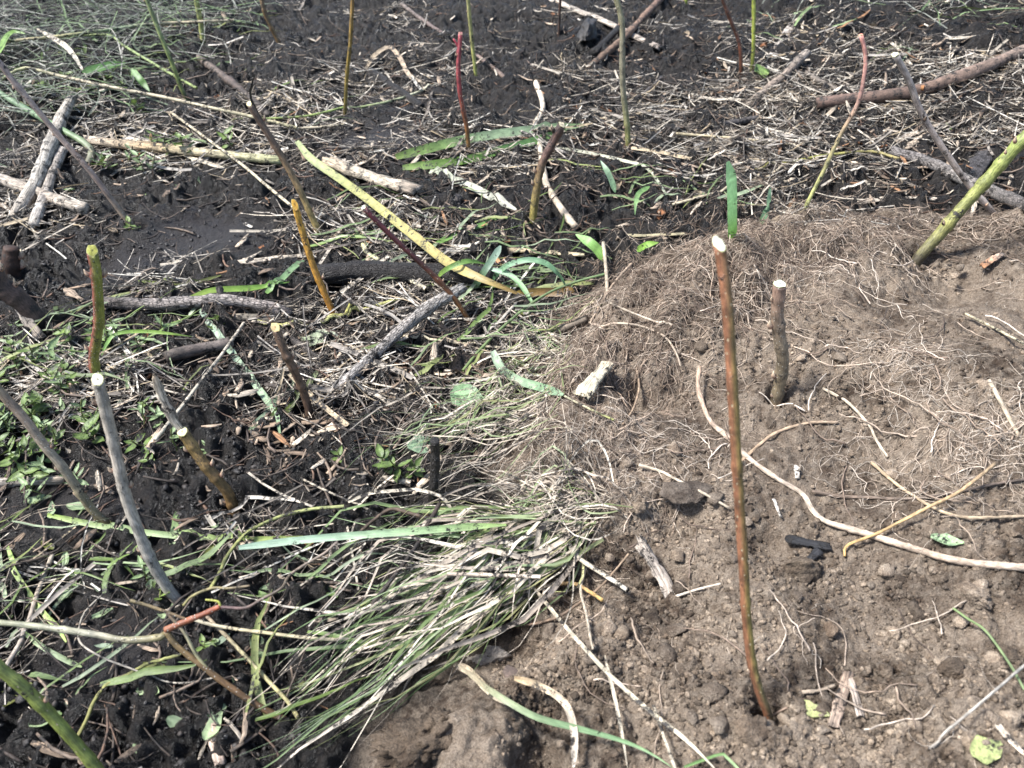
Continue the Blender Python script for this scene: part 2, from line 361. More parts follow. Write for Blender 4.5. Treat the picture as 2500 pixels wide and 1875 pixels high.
def cut_face(parent, ring, T, wood=(.62, .58, .42), rim=(.30, .30, .12)):
    cen = ring.mean(0); k = len(ring); V = []; col = []; pith = np.array(wood)*.72
    ring = ring+T*(R.standard_normal(len(ring))*.0007)[:, None]
    for f, cc, up in ((1.0, rim, .0012), (.93, rim, .0014), (.88, wood, .0016), (.4, wood, .0018), (.15, pith, .0016)):
        for q in ring: V.append(cen+(q-cen)*f+T*up); col.append(cc)
    V.append(cen+T*.0016); col.append(pith); Q = []; tri = []
    for r_ in range(4):
        for i in range(k): Q.append((r_*k+i, r_*k+(i+1) % k, (r_+1)*k+(i+1) % k, (r_+1)*k+i))
    for i in range(k): tri.append((4*k+i, 4*k+(i+1) % k, 5*k))
    V = np.array(V); o = link('cut_face', mesh_np('cut_face', V, Q, tri, np.array(col), V), M_CUT, parent, label='pale freshly cut wood')
    W_ = np.vstack([cen+(ring-cen)*.13+T*.0024, cen+T*.0026]); link('pith', mesh_np('pith', W_, None, [(i, (i+1) % k, k) for i in range(k)], np.tile(np.array(wood)*.45, (k+1, 1)), W_), M_CUT, o); return o
def bud(parent, p, dirv, r, cols=((.3, .12, .08), (.5, .42, .3))):
    P = np.array([p, p+dirv*r*.8+np.array([0, 0, r*.6]), p+dirv*r*1.1+np.array([0, 0, r*1.9])]); P = catmull(P, 6)
    rad = r*np.array([.45, .62, .6, .45, .25, .06]); me, *_ = stick_mesh('bud', P, rad, grad(cols, np.linspace(0, 1, 6)), 7, 0)
    return link('bud', me, M_TWIG, parent)
PLANE_LEAN = math.radians(10)
def plane_pts(pts, base, lean):                           # points of an upright stem, in the plane through its foot
    d = rays([p[0] for p in pts], [p[1] for p in pts]); n = np.array([0, math.cos(lean), -math.sin(lean)])
    t = ((base-np.array([0, 0, CAM_H]))@n)/(d@n); return d*t[:, None]+np.array([0, 0, CAM_H])
STAKES = []
def stake(label, pts, wpx, cols, mat, lean=10, taper=1.0, nodes=(), side=None, cut=True, wood=(.62, .58, .42), slant=.5, buds=(), name='live_stake', cat='stake', m=46, bury=.05, group='live stakes planted in the mud and soil', twist=.006):
    """pts run from the tip down to the foot."""
    foot = on_ground(*[np.array(float(c)) for c in pts[-1]]); P = plane_pts(pts, foot, math.radians(lean))[::-1]
    P[0] = foot; dirn = nrm(P[1]-P[0]); P = np.vstack([P[0]-dirn*bury-np.array([0, 0, bury*.3]), P]); P = catmull(P, m); s = arclen(P)/arclen(P)[-1]
    P[:, 1] += twist*np.sin(s*7+R.random()*6)*s
    r0 = wpx*depth(P[len(P)//2])/FPX/2; rad = r0*(1+(1-taper)*(.5-s)*1.0) if taper != 1 else r0*np.ones(m)
    rad = rad*(1+.018*np.sin(s*23+R.random()*6))
    nodes = tuple((f, max(a_, .2)) for f, a_ in nodes); arnd = sorted(R.uniform(.18, .95, 4)); nodes = nodes+tuple((f, .16) for f in arnd if all(abs(f-g) > .07 for g, _ in nodes))
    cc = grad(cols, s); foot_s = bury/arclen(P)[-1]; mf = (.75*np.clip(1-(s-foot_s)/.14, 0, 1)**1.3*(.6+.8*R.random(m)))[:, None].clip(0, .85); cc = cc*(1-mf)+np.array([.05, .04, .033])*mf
    buds = tuple(buds)+tuple((f, 1 if q % 2 else -1) for q, (f, _) in enumerate(nodes) if f > .2 and all(abs(f-g) > .03 for g, _ in buds))
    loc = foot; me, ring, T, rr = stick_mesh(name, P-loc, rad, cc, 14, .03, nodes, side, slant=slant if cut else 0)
    o = link(name, me, mat, None, loc, label, cat, group)
    if cut: cut_face(o, ring, T, wood)
    for f, sgn in buds:
        i = int(f*(m-1)); Tn, B, N = frames((P-loc)[None]); bud(o, (P-loc)[i]+B[0][i]*sgn*rr[i]*.7, B[0][i]*sgn, rr[i]*R.uniform(.4, .8))
    STAKES.append((o, P, rad)); return o, P, rad
def lie(name, label, cat, pts, wpx, cols, mat, h=0.0, k=10, m=None, rj=.07, flat_=1.0, taper=1.0, nodes=(), splinter=0.0, group=None, parent=None, lift=None, rough=.08):
    """a stick, log or root lying on the ground"""
    pts = np.array(pts, float); n = len(pts); hh = np.broadcast_to(np.asarray(h, float), (n,))
    P0 = on_ground(pts[:, 0], pts[:, 1]); r0 = wpx*depth(P0[n//2])/FPX/2
    P = on_ground(pts[:, 0], pts[:, 1], hh+r0*.75*flat_); L = arclen(P)[-1]; m = m or int(np.clip(L/(r0*1.6), 10, 60)); P = catmull(P, m)
    s = np.linspace(0, 1, m); rad = r0*(1+(taper-1)*s)*(1+rough*np.interp(s*m/3, np.arange(30), R.standard_normal(30)))
    loc = P[m//2].copy(); loc[2] = samp(HF, loc[0], loc[1])
    me, ring, T, rr = stick_mesh(name, P-loc, rad, grad(cols, s), k, rj, nodes, flat_=flat_, splinter=splinter*r0)
    if parent is not None: return link(name, me, mat, parent, loc-np.array(parent.location)), P, rad
    return link(name, me, mat, None, loc, label, cat, group), P, rad
def blade(name, label, cat, pts, wpx, cols, mat=None, h=.004, fold=.3, m=22, prof='blade', group=None, tw=0.0, parent=None, wav=.0):
    pts = np.array(pts, float); n = len(pts); hh = np.broadcast_to(np.asarray(h, float), (n,))
    P = on_ground(pts[:, 0], pts[:, 1], hh+.004); w0 = wpx*depth(P[n//2])/FPX; P = catmull(P, m); s = np.linspace(0, 1, m)
    gz = samp(HF, P[:, 0], P[:, 1])+.0015; P[:, 2] = np.maximum(P[:, 2], gz)
    W = {'blade': w0*np.minimum(1, .25+5*s)*np.minimum(1, .04+2.2*(1-s)**.8), 'strap': w0*np.minimum(1, .6+4*s)*np.minimum(1, .3+5*(1-s)),
         'straw': w0*np.ones(m), 'leaf': w0*np.sin(np.pi*np.clip(s, .02, .985)**.8)**.8}[prof]
    twv = tw*(s-.3)+.25*np.sin(s*9+R.random()*6)*(abs(tw) > 0)
    loc = P[0].copy()
    if prof == 'straw':
        V, Q, st = tubes((P-loc)[None], W[None]/2, W[None]*.42, 7, rj=.05); kk = 7
    else:
        V, Q, st = ribbons((P-loc)[None], W[None], fold, twv[None], (0, -.65, .76)); kk = 3
    c = np.repeat(grad(cols, s)[:, None, :], kk, 1)*(1+.1*R.standard_normal((m, kk, 1)))
    if kk == 3: c[:, 1] *= 1.12
    me = mesh_np(name, V, Q, None, np.clip(c, 0, 1).reshape(-1, 3), st)
    if parent is not None: return link(name, me, mat or M_BLADE, parent, loc-np.array(parent.location))
    return link(name, me, mat or M_BLADE, None, loc, label, cat, group)

# colours (linear)
OLIVE, YGREEN, GREEN = (.17, .135, .035), (.30, .34, .06), (.16, .26, .06)
REDB, DRED, RED = (.21, .07, .035), (.085, .022, .02), (.25, .045, .05)
GREYB, GREYW, DGREY = (.20, .165, .13), (.40, .36, .31), (.10, .09, .08)
TAN, PALE, STRAWC, BROWN, BLACK = (.42, .32, .19), (.58, .51, .40), (.47, .40, .28), (.12, .07, .04), (.022, .018, .016)
BG1, BG2, BGY = (.20, .34, .20), (.12, .26, .05), (.50, .45, .10)
ROOTC = (.40, .28, .18)

# ------------------------------------------------------------------ live stakes
G_ = 'live stakes planted in the mud and soil'
o, P, rad = stake('tall red-brown stake with pale slanted cut, standing in a hole in the soil', S(1757, 602, 1770, 690, 1780, 800, 1789, 960, 1797, 1110, 1806, 1250, 1815, 1380, 1822, 1500, 1836, 1620, 1858, 1700, 1874, 1742), 25,
      [(.13, .095, .055), (.18, .145, .05), (.20, .165, .045), (.19, .12, .045), (.21, .155, .045), (.20, .14, .045), (.21, .105, .05)], M_STAKE, lean=22, taper=1.05, nodes=((.22, .12), (.36, .16), (.63, .22)), side=(.22, .10, .055), wood=(.72, .74, .6), slant=1.3, buds=((.635, 1),), m=90, twist=.002)
for f in (.30, .635): pass
stake('short thick brown stake with white freckles and flat pale top, on the mound', S(1905, 698, 1898, 765, 1902, 815, 1910, 870, 1908, 905, 1896, 978), 30, [(.20, .145, .095), (.19, .15, .095), (.21, .165, .115), (.22, .14, .105)], M_STAKE2, lean=6, nodes=((.42, .16), (.76, .14)), wood=(.74, .76, .66), slant=.15, m=60, buds=((.77, -1),), twist=.003)
stake('thick yellow-green stake slanting out of the mound past the picture edge', S(2640, 195, 2500, 335, 2420, 430, 2340, 520, 2290, 577, 2252, 618), 29, [(.17, .15, .07), (.21, .21, .065), (.22, .26, .07), (.22, .27, .08)], M_STAKE3, lean=12, nodes=((.3, .1), (.5, .14), (.7, .1)), cut=True, buds=((.5, 1), (.66, -1)), m=60)
stake('thin curved stake, pink above and green below, behind the mound', S(2104, 88, 2113, 130, 2111, 175, 2093, 250, 2050, 330, 2010, 420, 1985, 470, 1957, 528), 10, [(.27, .29, .08), (.28, .29, .1), (.28, .24, .12), (.36, .2, .16), (.38, .18, .15)], M_STAKE, lean=18, taper=.9, wood=(.5, .2, .15))
stake('bright orange-yellow stake with black specks and a pointed tip', S(721, 500, 738, 570, 762, 645, 790, 710, 818, 772), 16, [(.36, .14, .025), (.44, .22, .035), (.52, .30, .06)], M_STAKE3, lean=14, taper=.9, wood=(.6, .33, .05), slant=1.6)
stake('dark red leaning stake with small white cut end', S(889, 506, 983, 599, 1062, 678, 1113, 735, 1152, 796), 13, [(.16, .08, .02), (.16, .07, .025), DRED, (.10, .02, .025)], M_STAKE, lean=8, wood=(.75, .72, .66))
o, P, rad = stake('slim red stake with a forked tip standing behind the long green leaves', S(1124, 84, 1119, 158, 1122, 215, 1127, 250, 1139, 310, 1146, 384), 10.5, [OLIVE, (.2, .10, .03), RED, (.28, .055, .065)], M_STAKE, lean=10, wood=(.45, .2, .18), nodes=((.88, .25),))
f_ = P[-1]-P[-5]; loc = np.array(o.location); q = np.array([P[-5], P[-4]+np.array([-.008, 0, .004]), P[-3]+np.array([-.016, 0, .006])])-loc
link('side_shoot', stick_mesh('side_shoot', catmull(q, 6), rad[-1]*np.linspace(.7, .35, 6), grad([(.36, .05, .07)], np.linspace(0, 1, 6)), 7, 0)[0], M_STAKE, o)
stake('bent olive stake with rough dark top and pale flat cut', S(1371, 306, 1350, 350, 1324, 400, 1312, 450, 1304, 505, 1299, 552), 19, [(.26, .22, .05), (.26, .22, .06), (.21, .15, .06), (.11, .06, .045), (.085, .05, .04)], M_STAKE3, lean=14, wood=(.66, .58, .4), slant=.3, nodes=((.55, .1), (.8, .12)))
stake('slender olive-brown stake standing behind the mud, near the straw', S(862, -60, 859, 40, 855, 110, 846, 195, 842, 290), 9, [OLIVE, (.2, .14, .03), (.2, .11, .03)], M_STAKE, lean=8, nodes=((.45, .2),))
stake('slender yellow-green stake far back in the mud beside the red one', S(1138, -70, 1143, 0, 1152, 100, 1164, 205), 9, [YGREEN, (.34, .33, .12), (.36, .34, .16)], M_STAKE, lean=8, nodes=((.5, .15),))
o, P, rad = stake('tall grey-green stake with swollen nodes beside the crossing brown stick', S(1502, -15, 1518, 55, 1519, 130, 1520, 200, 1526, 262, 1532, 320, 1534, 374), 14, [(.2, .16, .05), (.2, .2, .07), (.23, .21, .14), (.21, .19, .13), (.2, .19, .1)], M_STAKE2, lean=10, taper=.92, nodes=((.3, .25), (.45, .2), (.72, .2)), buds=((.3, -1), (.31, 1), (.93, -1)))
stake('dark red-brown curved stake far back beside the green one', S(1755, -25, 1780, 40, 1801, 92, 1808, 130, 1809, 197), 9, [(.12, .05, .02), (.10, .035, .02), (.13, .06, .04)], M_STAKE, lean=8)
stake('slim green stake far back beside the dark red-brown one', S(1842, -40, 1840, 60, 1838, 130, 1832, 190), 9, [(.2, .18, .05), YGREEN, YGREEN], M_STAKE, lean=8)
stake('very thin dark stake standing in the far black mud', S(1371, -70, 1366, 40, 1364, 92), 6.5, [(.05, .03, .02), (.09, .05, .035)], M_TWIG, lean=6, cut=False)
stake('short green stub of a stake at the top of the frame', S(1682, -60, 1674, 0, 1668, 30), 9, [YGREEN, YGREEN], M_STAKE, lean=6)
stake('pale yellow-green stake standing in the far grass tangle', S(474, -60, 480, 0, 488, 50, 497, 108), 12, [(.33, .36, .12), (.36, .38, .14)], M_STAKE, lean=8)
stake('thin brown stake beside the far grass tangle', S(630, -40, 645, 25, 662, 65, 685, 115), 10, [(.16, .10, .04), (.15, .09, .04)], M_STAKE, lean=8)
stake('thin green leaning stem rising from the grass tangle', S(345, -30, 370, 35, 386, 73, 421, 154, 440, 208, 457, 245), 10, [(.14, .15, .05), (.2, .25, .08), (.26, .3, .14)], M_STAKE, lean=8, cut=False, name='leaning_culm', cat='stem')
stake('curved stake, red on one side and green on the other, behind the grey stake', S(226, 612, 238, 670, 242, 770, 234, 830, 228, 880, 240, 935), 24, [(.22, .22, .04), (.24, .25, .05), (.24, .25, .055)], M_STAKE2, lean=7, side=(.2, .06, .045), nodes=((.3, .12), (.6, .06)), wood=(.3, .3, .06), slant=.8, m=56)
stake('thick pale grey stake with a white cut top, in front of the seedlings', S(237, 932, 262, 1030, 283, 1112, 305, 1200, 338, 1292, 372, 1372, 412, 1440, 447, 1482), 27, [(.14, .10, .07), (.30, .28, .24), (.36, .33, .28), (.33, .29, .24), (.36, .32, .26)], M_STAKE2, lean=16, taper=.95, nodes=((.12, .1), (.38, .16), (.42, .1)), wood=(.74, .70, .55), slant=.9, buds=((.385, -1),), m=70, twist=.003)
stake('long mottled olive-grey stake slanting in over the seedlings', S(-110, 850, 0, 966, 60, 1030, 105, 1085, 150, 1135, 190, 1190, 228, 1245, 270, 1285), 22, [(.2, .17, .08), (.22, .18, .1), (.32, .27, .2), (.23, .17, .125), (.3, .26, .13)], M_STAKE2, lean=12, nodes=((.34, .16), (.55, .14)), buds=((.34, 1), (.35, -1)), m=60)
stake('speckled brown stake with clean yellow cut, leaning beside peeled bark', S(443, 1062, 490, 1120, 528, 1162, 556, 1200, 570, 1243), 26, [(.10, .055, .03), (.17, .10, .04), (.18, .115, .045), (.19, .13, .045)], M_STAKE3, lean=12, nodes=((.35, .14), (.6, .1)), wood=(.66, .6, .38), slant=.6, m=56)
f18 = on_ground(np.array(570.), np.array(1243.)); Pb = catmull(plane_pts(S(372, 925, 384, 965, 402, 1002, 420, 1040, 440, 1066), f18, math.radians(12)), 16)+np.array([0, .01, 0])
link('peeled_bark', stick_mesh('peeled_bark', Pb-Pb[-1], .0078*np.array([.25, .55, .8, .95, .9, 1, .85, .7, .8, 1, 1.1, 1, .8, .8, .6, .5]), grad([(.3, .24, .17), (.46, .4, .32), (.42, .36, .29), (.5, .45, .37)], np.linspace(0, 1, 16)), 8, .15, flat_=.3, splinter=.006)[0], M_WOOD, None, Pb[-1], 'ragged strip of whitish peeled bark standing above the speckled brown stake', 'bark')
stake('short dark knobbly brown stake beside the bramble leaf', S(673, 800, 694, 848, 720, 905, 741, 960, 757, 1015), 20, [(.075, .048, .034), (.12, .075, .048), (.14, .09, .06)], M_STAKE3, lean=10, nodes=((.52, .3), (.78, .35)), buds=((.52, -1), (.78, 1)), wood=(.5, .36, .18), slant=1.1, m=56)
o, P, rad = stake('long olive-brown stake with a split dark tip, behind the orange one', S(611, 252, 637, 300, 679, 372, 725, 452, 760, 525, 784, 578), 16, [(.26, .22, .08), (.29, .22, .08), (.24, .165, .08), (.14, .09, .06), (.12, .08, .06)], M_STAKE3, lean=12, wood=(.6, .5, .3))
loc = np.array(o.location); q = np.array([P[-8], P[-1]+[.005, 0, .012], P[-1]+[.012, 0, .04], P[-1]+[.024, 0, .062]])-loc
V, Q, st = ribbons(catmull(q, 10)[None], np.array([np.linspace(.009, .002, 10)]), .6); link('split_bark', mesh_np('split_bark', V, Q, None, np.tile((.05, .04, .028), (30, 1)), st), M_TWIG, o)
stake('long grey-brown stem leaning over the weathered white branches', S(-60, 80, 0, 154, 39, 208, 127, 316, 216, 413, 278, 494, 330, 562), 14, [(.32, .26, .15), (.3, .22, .18), (.37, .28, .23), (.34, .26, .23)], M_STAKE2, lean=8, nodes=((.1, .15), (.5, .12), (.78, .12)), cut=False, name='leaning_sapling', cat='sapling')
stake('smooth dark green stake crossing the lower corner of the frame', S(-120, 1480, 0, 1618, 58, 1675, 112, 1738, 166, 1800, 225, 1868, 290, 1945), 29, [(.14, .16, .04), (.18, .22, .05), (.19, .22, .06)], M_STAKE, lean=20, nodes=((.35, .08), (.6, .06)), m=60)
stake('long purple-grey stake leaning over the cracked log', S(2184, 132, 2221, 201, 2244, 262, 2275, 320, 2321, 390, 2368, 455, 2428, 525), 15, [(.4, .34, .29), (.4, .33, .28), (.34, .28, .25), (.25, .22, .2)], M_STAKE2, lean=10, nodes=((.7, .2), (.5, .1)), buds=((.7, -1),))
o, P, rad = stake('thick dark brown stub with pale peeling bark at the edge of the mud', S(-70, 600, 0, 690, 50, 735, 105, 800), 46, [(.07, .042, .032), (.075, .05, .04), (.085, .055, .042)], M_TWIG, lean=8, name='old_stub', cut=False)
lie('peeled_bark', None, None, S(18, 700, 50, 755, 80, 800, 98, 822), 24, [GREYW, (.3, .25, .2)], M_WOOD, h=[.055, .04, .02, .01], flat_=.3, splinter=1.0, parent=o)
stake('small dark brown stub sunk in the mud at the frame edge', S(24, 608, 28, 640, 38, 672), 34, [(.035, .018, .012), (.05, .025, .016)], M_TWIG, lean=5, name='old_stub', cut=False, m=26)
stake('black mud-covered peg standing in the dry grass fringe', S(1061, 1080, 1062, 1130, 1058, 1200, 1056, 1256), 23, [(.04, .034, .03), (.05, .043, .038)], M_MUDDY, lean=6, name='muddy_peg', cut=False, m=40)

# forked twig in the foreground: one thing with its arms
foot = on_ground(np.array(735.), np.array(1772.)); PL = math.radians(35)
def tw_arm(pts, wpx, cols, parent=None, k=9, label=None):
    P = catmull(plane_pts(pts, foot, PL), 34); s = np.linspace(0, 1, 34); r0 = wpx*depth(P[17])/FPX/2
    me, *_ = stick_mesh('arm', P-foot, r0*(1.05-.25*s), grad(cols, s), k, .04, ((.45, .2), (.8, .15)))
    return me
tw = link('forked_twig', tw_arm(S(742, 1778, 648, 1733, 559, 1675, 482, 1617, 430, 1575, 403, 1540), 17, [(.10, .06, .03), (.13, .075, .035), (.15, .11, .05)], k=11), M_STAKE2, None, foot, 'forked brown and red twig arching above the mud in front of the grey stake', 'twig')
for pts, wpx, cols in ((S(404, 1548, 397, 1555, 309, 1563, 231, 1549, 116, 1532, 0, 1520, -150, 1510), 17, [(.2, .17, .08), (.28, .27, .2), (.3, .3, .2), (.24, .25, .1)]),
                       (S(404, 1538, 463, 1513, 500, 1498, 538, 1480), 16, [(.2, .08, .04), (.24, .07, .035)]),
                       (S(536, 1482, 598, 1484, 640, 1462, 687, 1436, 706, 1405, 750, 1375, 791, 1351, 824, 1322), 8, [(.09, .05, .05), (.13, .10, .07), (.2, .16, .13)]),
                       (S(538, 1480, 534, 1470, 520, 1466, 502, 1464), 6, [(.35, .36, .08)]*2),
                       (S(512, 1640, 480, 1600, 450, 1545, 420, 1510, 406, 1496), 9, [(.22, .2, .1), (.28, .26, .16), (.15, .1, .07)]),
                       (S(318, 1466, 360, 1478, 410, 1495, 460, 1514), 8, [(.2, .16, .08), (.14, .09, .05)]),
                       (S(448, 1478, 470, 1455, 517, 1436, 560, 1436, 610, 1430), 7, [(.22, .2, .08), (.16, .12, .07)])):
    link('arm', tw_arm(pts, wpx, cols), M_STAKE2, tw)

# ------------------------------------------------------------------ dead branches, logs, roots
o, P, rad = lie('dead_branch', 'grey dead branch with flaking bark propped across the red stake', 'branch', S(1125, 706, 1056, 745, 991, 797, 921, 859, 860, 915, 828, 945), 27, [(.42, .39, .35), (.34, .31, .28), (.34, .31, .28), (.4, .37, .34)], M_BARK, h=[.06, .055, .04, .025, .02, .012], rj=.12, k=14, splinter=1.0)
lie('side_branch', None, None, S(835, 935, 800, 905, 760, 865, 700, 820, 655, 795), 19, [(.14, .12, .10), (.06, .05, .045)], M_BARK, h=.006, parent=o)
lie('side_branch', None, None, S(838, 930, 822, 955, 812, 975), 24, [(.16, .14, .12), (.05, .04, .035)], M_BARK, h=.006, parent=o)
lie('knob', None, None, S(966, 815, 962, 803, 957, 796), 16, [(.2, .18, .16)]*2, M_BARK, h=[.03, .04, .045], parent=o)
for a, b in ((1056, 738), (1040, 748), (1026, 752), (1092, 728)): lie('bark_flake', None, None, S(a, b, a+6, b-14, a+4, b-26), 7, [(.4, .36, .31)]*2, M_WOOD, h=[.045, .055, .065], flat_=.3, parent=o, taper=.3)
lie('muddy_log', 'thick black mud-covered log lying behind the yellow leaf', 'log', S(770, 672, 825, 668, 920, 665, 1040, 668, 1130, 672, 1195, 682), 52, [BLACK, (.036, .031, .027), (.032, .027, .024)], M_MUDDY, h=.004, rj=.1, k=14, splinter=.6)
o, P, rad = lie('driftwood', 'curved grey driftwood with a short knob lying in front of the bootprint', 'branch', S(255, 738, 330, 742, 424, 742, 532, 733, 598, 737, 675, 755, 705, 768), 28, [(.12, .10, .09), (.26, .23, .21), (.36, .32, .29), (.24, .2, .18)], M_BARK, h=[.012, .014, .018, .024, .024, .018, .01], k=12, rj=.1, splinter=.6)
lie('knob', None, None, S(545, 732, 538, 716, 535, 700), 20, [(.16, .14, .13), (.1, .09, .08)], M_BARK, h=[.02, .035, .045], parent=o, taper=.8)
lie('side_branch', None, None, S(700, 770, 670, 778, 610, 776, 545, 776), 20, [(.09, .08, .07), (.3, .26, .2)], M_WOOD, h=.005, parent=o, splinter=2.0)
o, P, rad = lie('fallen_log', 'long red-brown log lying across the litter behind the mound', 'log', S(1998, 252, 2113, 240, 2229, 224, 2306, 201, 2402, 166, 2500, 123, 2620, 80), 29, [(.11, .07, .055), (.15, .10, .075), (.22, .16, .125), (.34, .28, .23)], M_TWIG, h=.014, k=14, rj=.03, splinter=.5, nodes=((.38, .1), (.6, .08)))
lie('branch_scar', None, None, S(2248, 214, 2256, 214), 12, [(.35, .16, .06)]*2, M_CUT, h=.034, parent=o, m=6)
lie('cracked_log', 'cracked grey log lying under the purple-grey stake', 'log', S(2182, 370, 2248, 390, 2306, 413, 2364, 444, 2430, 472, 2520, 508), 27, [(.2, .18, .17), (.22, .2, .18), (.15, .13, .12)], M_BARK, h=.008, k=14, rj=.07, splinter=.8)
lie('bark_stick', 'pale peeling stick angled up beside the far stake pair', 'stick', S(1827, 258, 1870, 220, 1920, 181, 1945, 152, 1968, 130), 20, [(.34, .28, .22), (.24, .19, .15), (.2, .16, .13), (.34, .29, .24)], M_WOOD, h=[.0, .01, .02, .025, .03], splinter=1.2)
lie('weathered_branch', 'thick whitish weathered branch lying uppermost by the leaning stem', 'branch', S(172, 245, 150, 290, 127, 347, 105, 400, 85, 451, 44, 518), 30, [(.42, .38, .32), (.3, .27, .23), (.4, .37, .32), (.34, .3, .25)], M_WOOD, h=[.035, .035, .03, .025, .022, .016], splinter=1.6)
lie('weathered_branch', 'short whitish branch end with a split tip below the thick one', 'branch', S(150, 370, 130, 420, 112, 470, 86, 540), 24, [(.36, .32, .28), (.3, .26, .22), (.44, .4, .35)], M_WOOD, h=.016, splinter=2.0)
lie('weathered_branch', 'pale cracked branch lying crosswise under the whitish ones', 'branch', S(-40, 425, 0, 437, 50, 455, 96, 473, 150, 492, 206, 510), 28, [(.36, .32, .27), (.3, .25, .2), (.38, .33, .27)], M_WOOD, h=.014, splinter=1.2)
o, P, rad = lie('split_log', 'long split tan reed stalk, orange inside, lying before the weathered branches', 'stalk', S(215, 342, 300, 352, 386, 360, 520, 375, 680, 391), 26, [(.42, .35, .27), (.42, .31, .18), (.46, .40, .26), (.38, .38, .2)], M_WOOD, h=.016, flat_=.7, splinter=1.2)
lie('loose_strip', None, None, S(309, 336, 380, 352, 460, 382, 540, 409), 14, [PALE, STRAWC, PALE], M_WOOD, h=[.012, .018, .014, .008], flat_=.3, parent=o, splinter=2)
lie('loose_strip', None, None, S(225, 345, 300, 372, 370, 392, 430, 388), 10, [GREYW, GREYB], M_WOOD, h=.006, flat_=.3, parent=o, splinter=2)
o, P, rad = lie('rotten_wood', 'ragged pale piece of rotten wood lying above the yellow leaf', 'wood', S(812, 398, 850, 415, 902, 432, 950, 448, 1000, 462), 36, [(.44, .36, .26), (.42, .36, .28), (.44, .38, .29), (.38, .31, .24)], M_WOOD, h=.016, flat_=.6, splinter=2.2, rj=.16)
for a in ((960, 440, 1040, 446), (950, 462, 1035, 476), (905, 450, 950, 478)): lie('splinter', None, None, S(*a), 9, [(.4, .33, .25), (.3, .24, .18)], M_WOOD, h=.008, flat_=.5, parent=o, taper=.2)
lie('pale_root', 'whitish crooked root passing behind the bent olive stake', 'root', S(1308, 202, 1322, 240, 1324, 270, 1306, 310, 1316, 350, 1324, 390, 1334, 450, 1373, 513, 1406, 555), 15, [PALE, (.5, .42, .32), (.44, .37, .28), (.4, .33, .25)], M_ROOT, h=.005)
lie('weathered_plank', 'long pale weathered slab lying across the far mud', 'wood', S(1350, 0, 1420, 30, 1481, 54, 1558, 93, 1600, 112), 21, [(.46, .4, .33), (.4, .35, .29), (.36, .3, .25)], M_WOOD, h=.01, flat_=.45, splinter=2)
lie('brown_stick', 'brown stick crossing behind the tall grey-green stake', 'stick', S(1440, 164, 1480, 130, 1519, 96, 1577, 35, 1625, -15), 16, [(.12, .08, .055), (.2, .13, .09), (.18, .11, .08)], M_TWIG, h=[.003, .01, .02, .022, .02], splinter=1)
lie('weathered_branch', 'whitish piece of branch lying below the seedlings', 'branch', S(-30, 1180, 0, 1179, 60, 1174, 152, 1172), 27, [(.34, .29, .24), (.4, .36, .3), (.3, .24, .18)], M_WOOD, h=.004, splinter=1)
lie('dark_log', 'dark half-buried log piece behind the fallen pale blade', 'log', S(412, 870, 450, 860, 500, 850, 558, 838), 30, [(.07, .055, .045), (.10, .08, .07), (.18, .15, .13)], M_TWIG, h=.01, splinter=1)
lie('dark_stick', 'dark bare stick sloping down to the split-tipped stake', 'stick', S(488, 143, 540, 182, 602, 231, 655, 282), 18, [(.14, .11, .09), (.08, .06, .05), (.05, .04, .032)], M_TWIG, h=.01, splinter=1)
lie('black_stick', 'thin black stick lying across the big grass tuft', 'stick', S(1074, 1228, 1040, 1290, 1010, 1343, 952, 1420, 908, 1478), 11, [(.04, .028, .022), (.035, .026, .02)], M_TWIG, h=[.06, .06, .06, .055, .04])
lie('brown_twig', 'brown crooked twig caught in the top of the grass tuft', 'twig', S(878, 1300, 915, 1268, 956, 1243, 1010, 1256, 1062, 1268, 1130, 1262), 9, [(.07, .05, .035), (.09, .06, .04)], M_TWIG, h=.05)
lie('black_stick', 'thick black stick half sunk in mud beside the grey stake foot', 'stick', S(145, 1422, 190, 1442, 231, 1459, 320, 1478), 19, [(.03, .026, .024), (.022, .019, .017)], M_MUDDY, h=0, splinter=1)
lie('dark_stick', 'dark rounded stick in the litter behind the speckled brown stake', 'stick', S(620, 935, 660, 942, 720, 952, 800, 958), 15, [(.05, .04, .035), (.06, .05, .04)], M_TWIG, h=.003)
lie('grey_stick', 'short grey stick poking from the root-covered mound side', 'stick', S(1342, 812, 1385, 798, 1430, 778), 20, [(.2, .16, .12), (.15, .12, .09)], M_TWIG, h=[.01, .012, .012], splinter=.6)
lie('dark_stick', 'straight dark stick lying beneath the slim red stake', 'stick', S(905, 175, 950, 205, 1000, 240, 1030, 262), 20, [(.03, .025, .022), (.04, .034, .03)], M_MUDDY, h=.002)
lie('grey_stick', 'long thin grey stick in the far mud behind the red stake', 'stick', S(980, 10, 1040, 55, 1102, 95, 1170, 140, 1245, 200), 10, [(.16, .13, .11), (.14, .10, .09), (.18, .13, .10)], M_TWIG, h=.006)
lie('black_stick', 'black stick on the far mud between the tall stakes', 'stick', S(1520, 60, 1490, 90, 1450, 130), 17, [(.03, .026, .024)]*2, M_MUDDY, h=.012)
lie('grey_stick', 'short dark grey stick resting on the litter behind the log', 'stick', S(1550, 240, 1580, 222, 1615, 190), 9, [(.08, .07, .065)]*2, M_TWIG, h=.012)
lie('dark_stick', 'dark blunt stick under the pink-tipped stake', 'stick', S(1752, 305, 1800, 298, 1850, 288), 15, [(.05, .045, .045), (.09, .08, .075)], M_TWIG, h=.005)
lie('grey_stick', 'grey-barked stick with broken end above the long log', 'stick', S(1970, 180, 2000, 198, 2050, 222), 13, [(.2, .17, .14), (.12, .10, .08)], M_TWIG, h=.006, splinter=1)

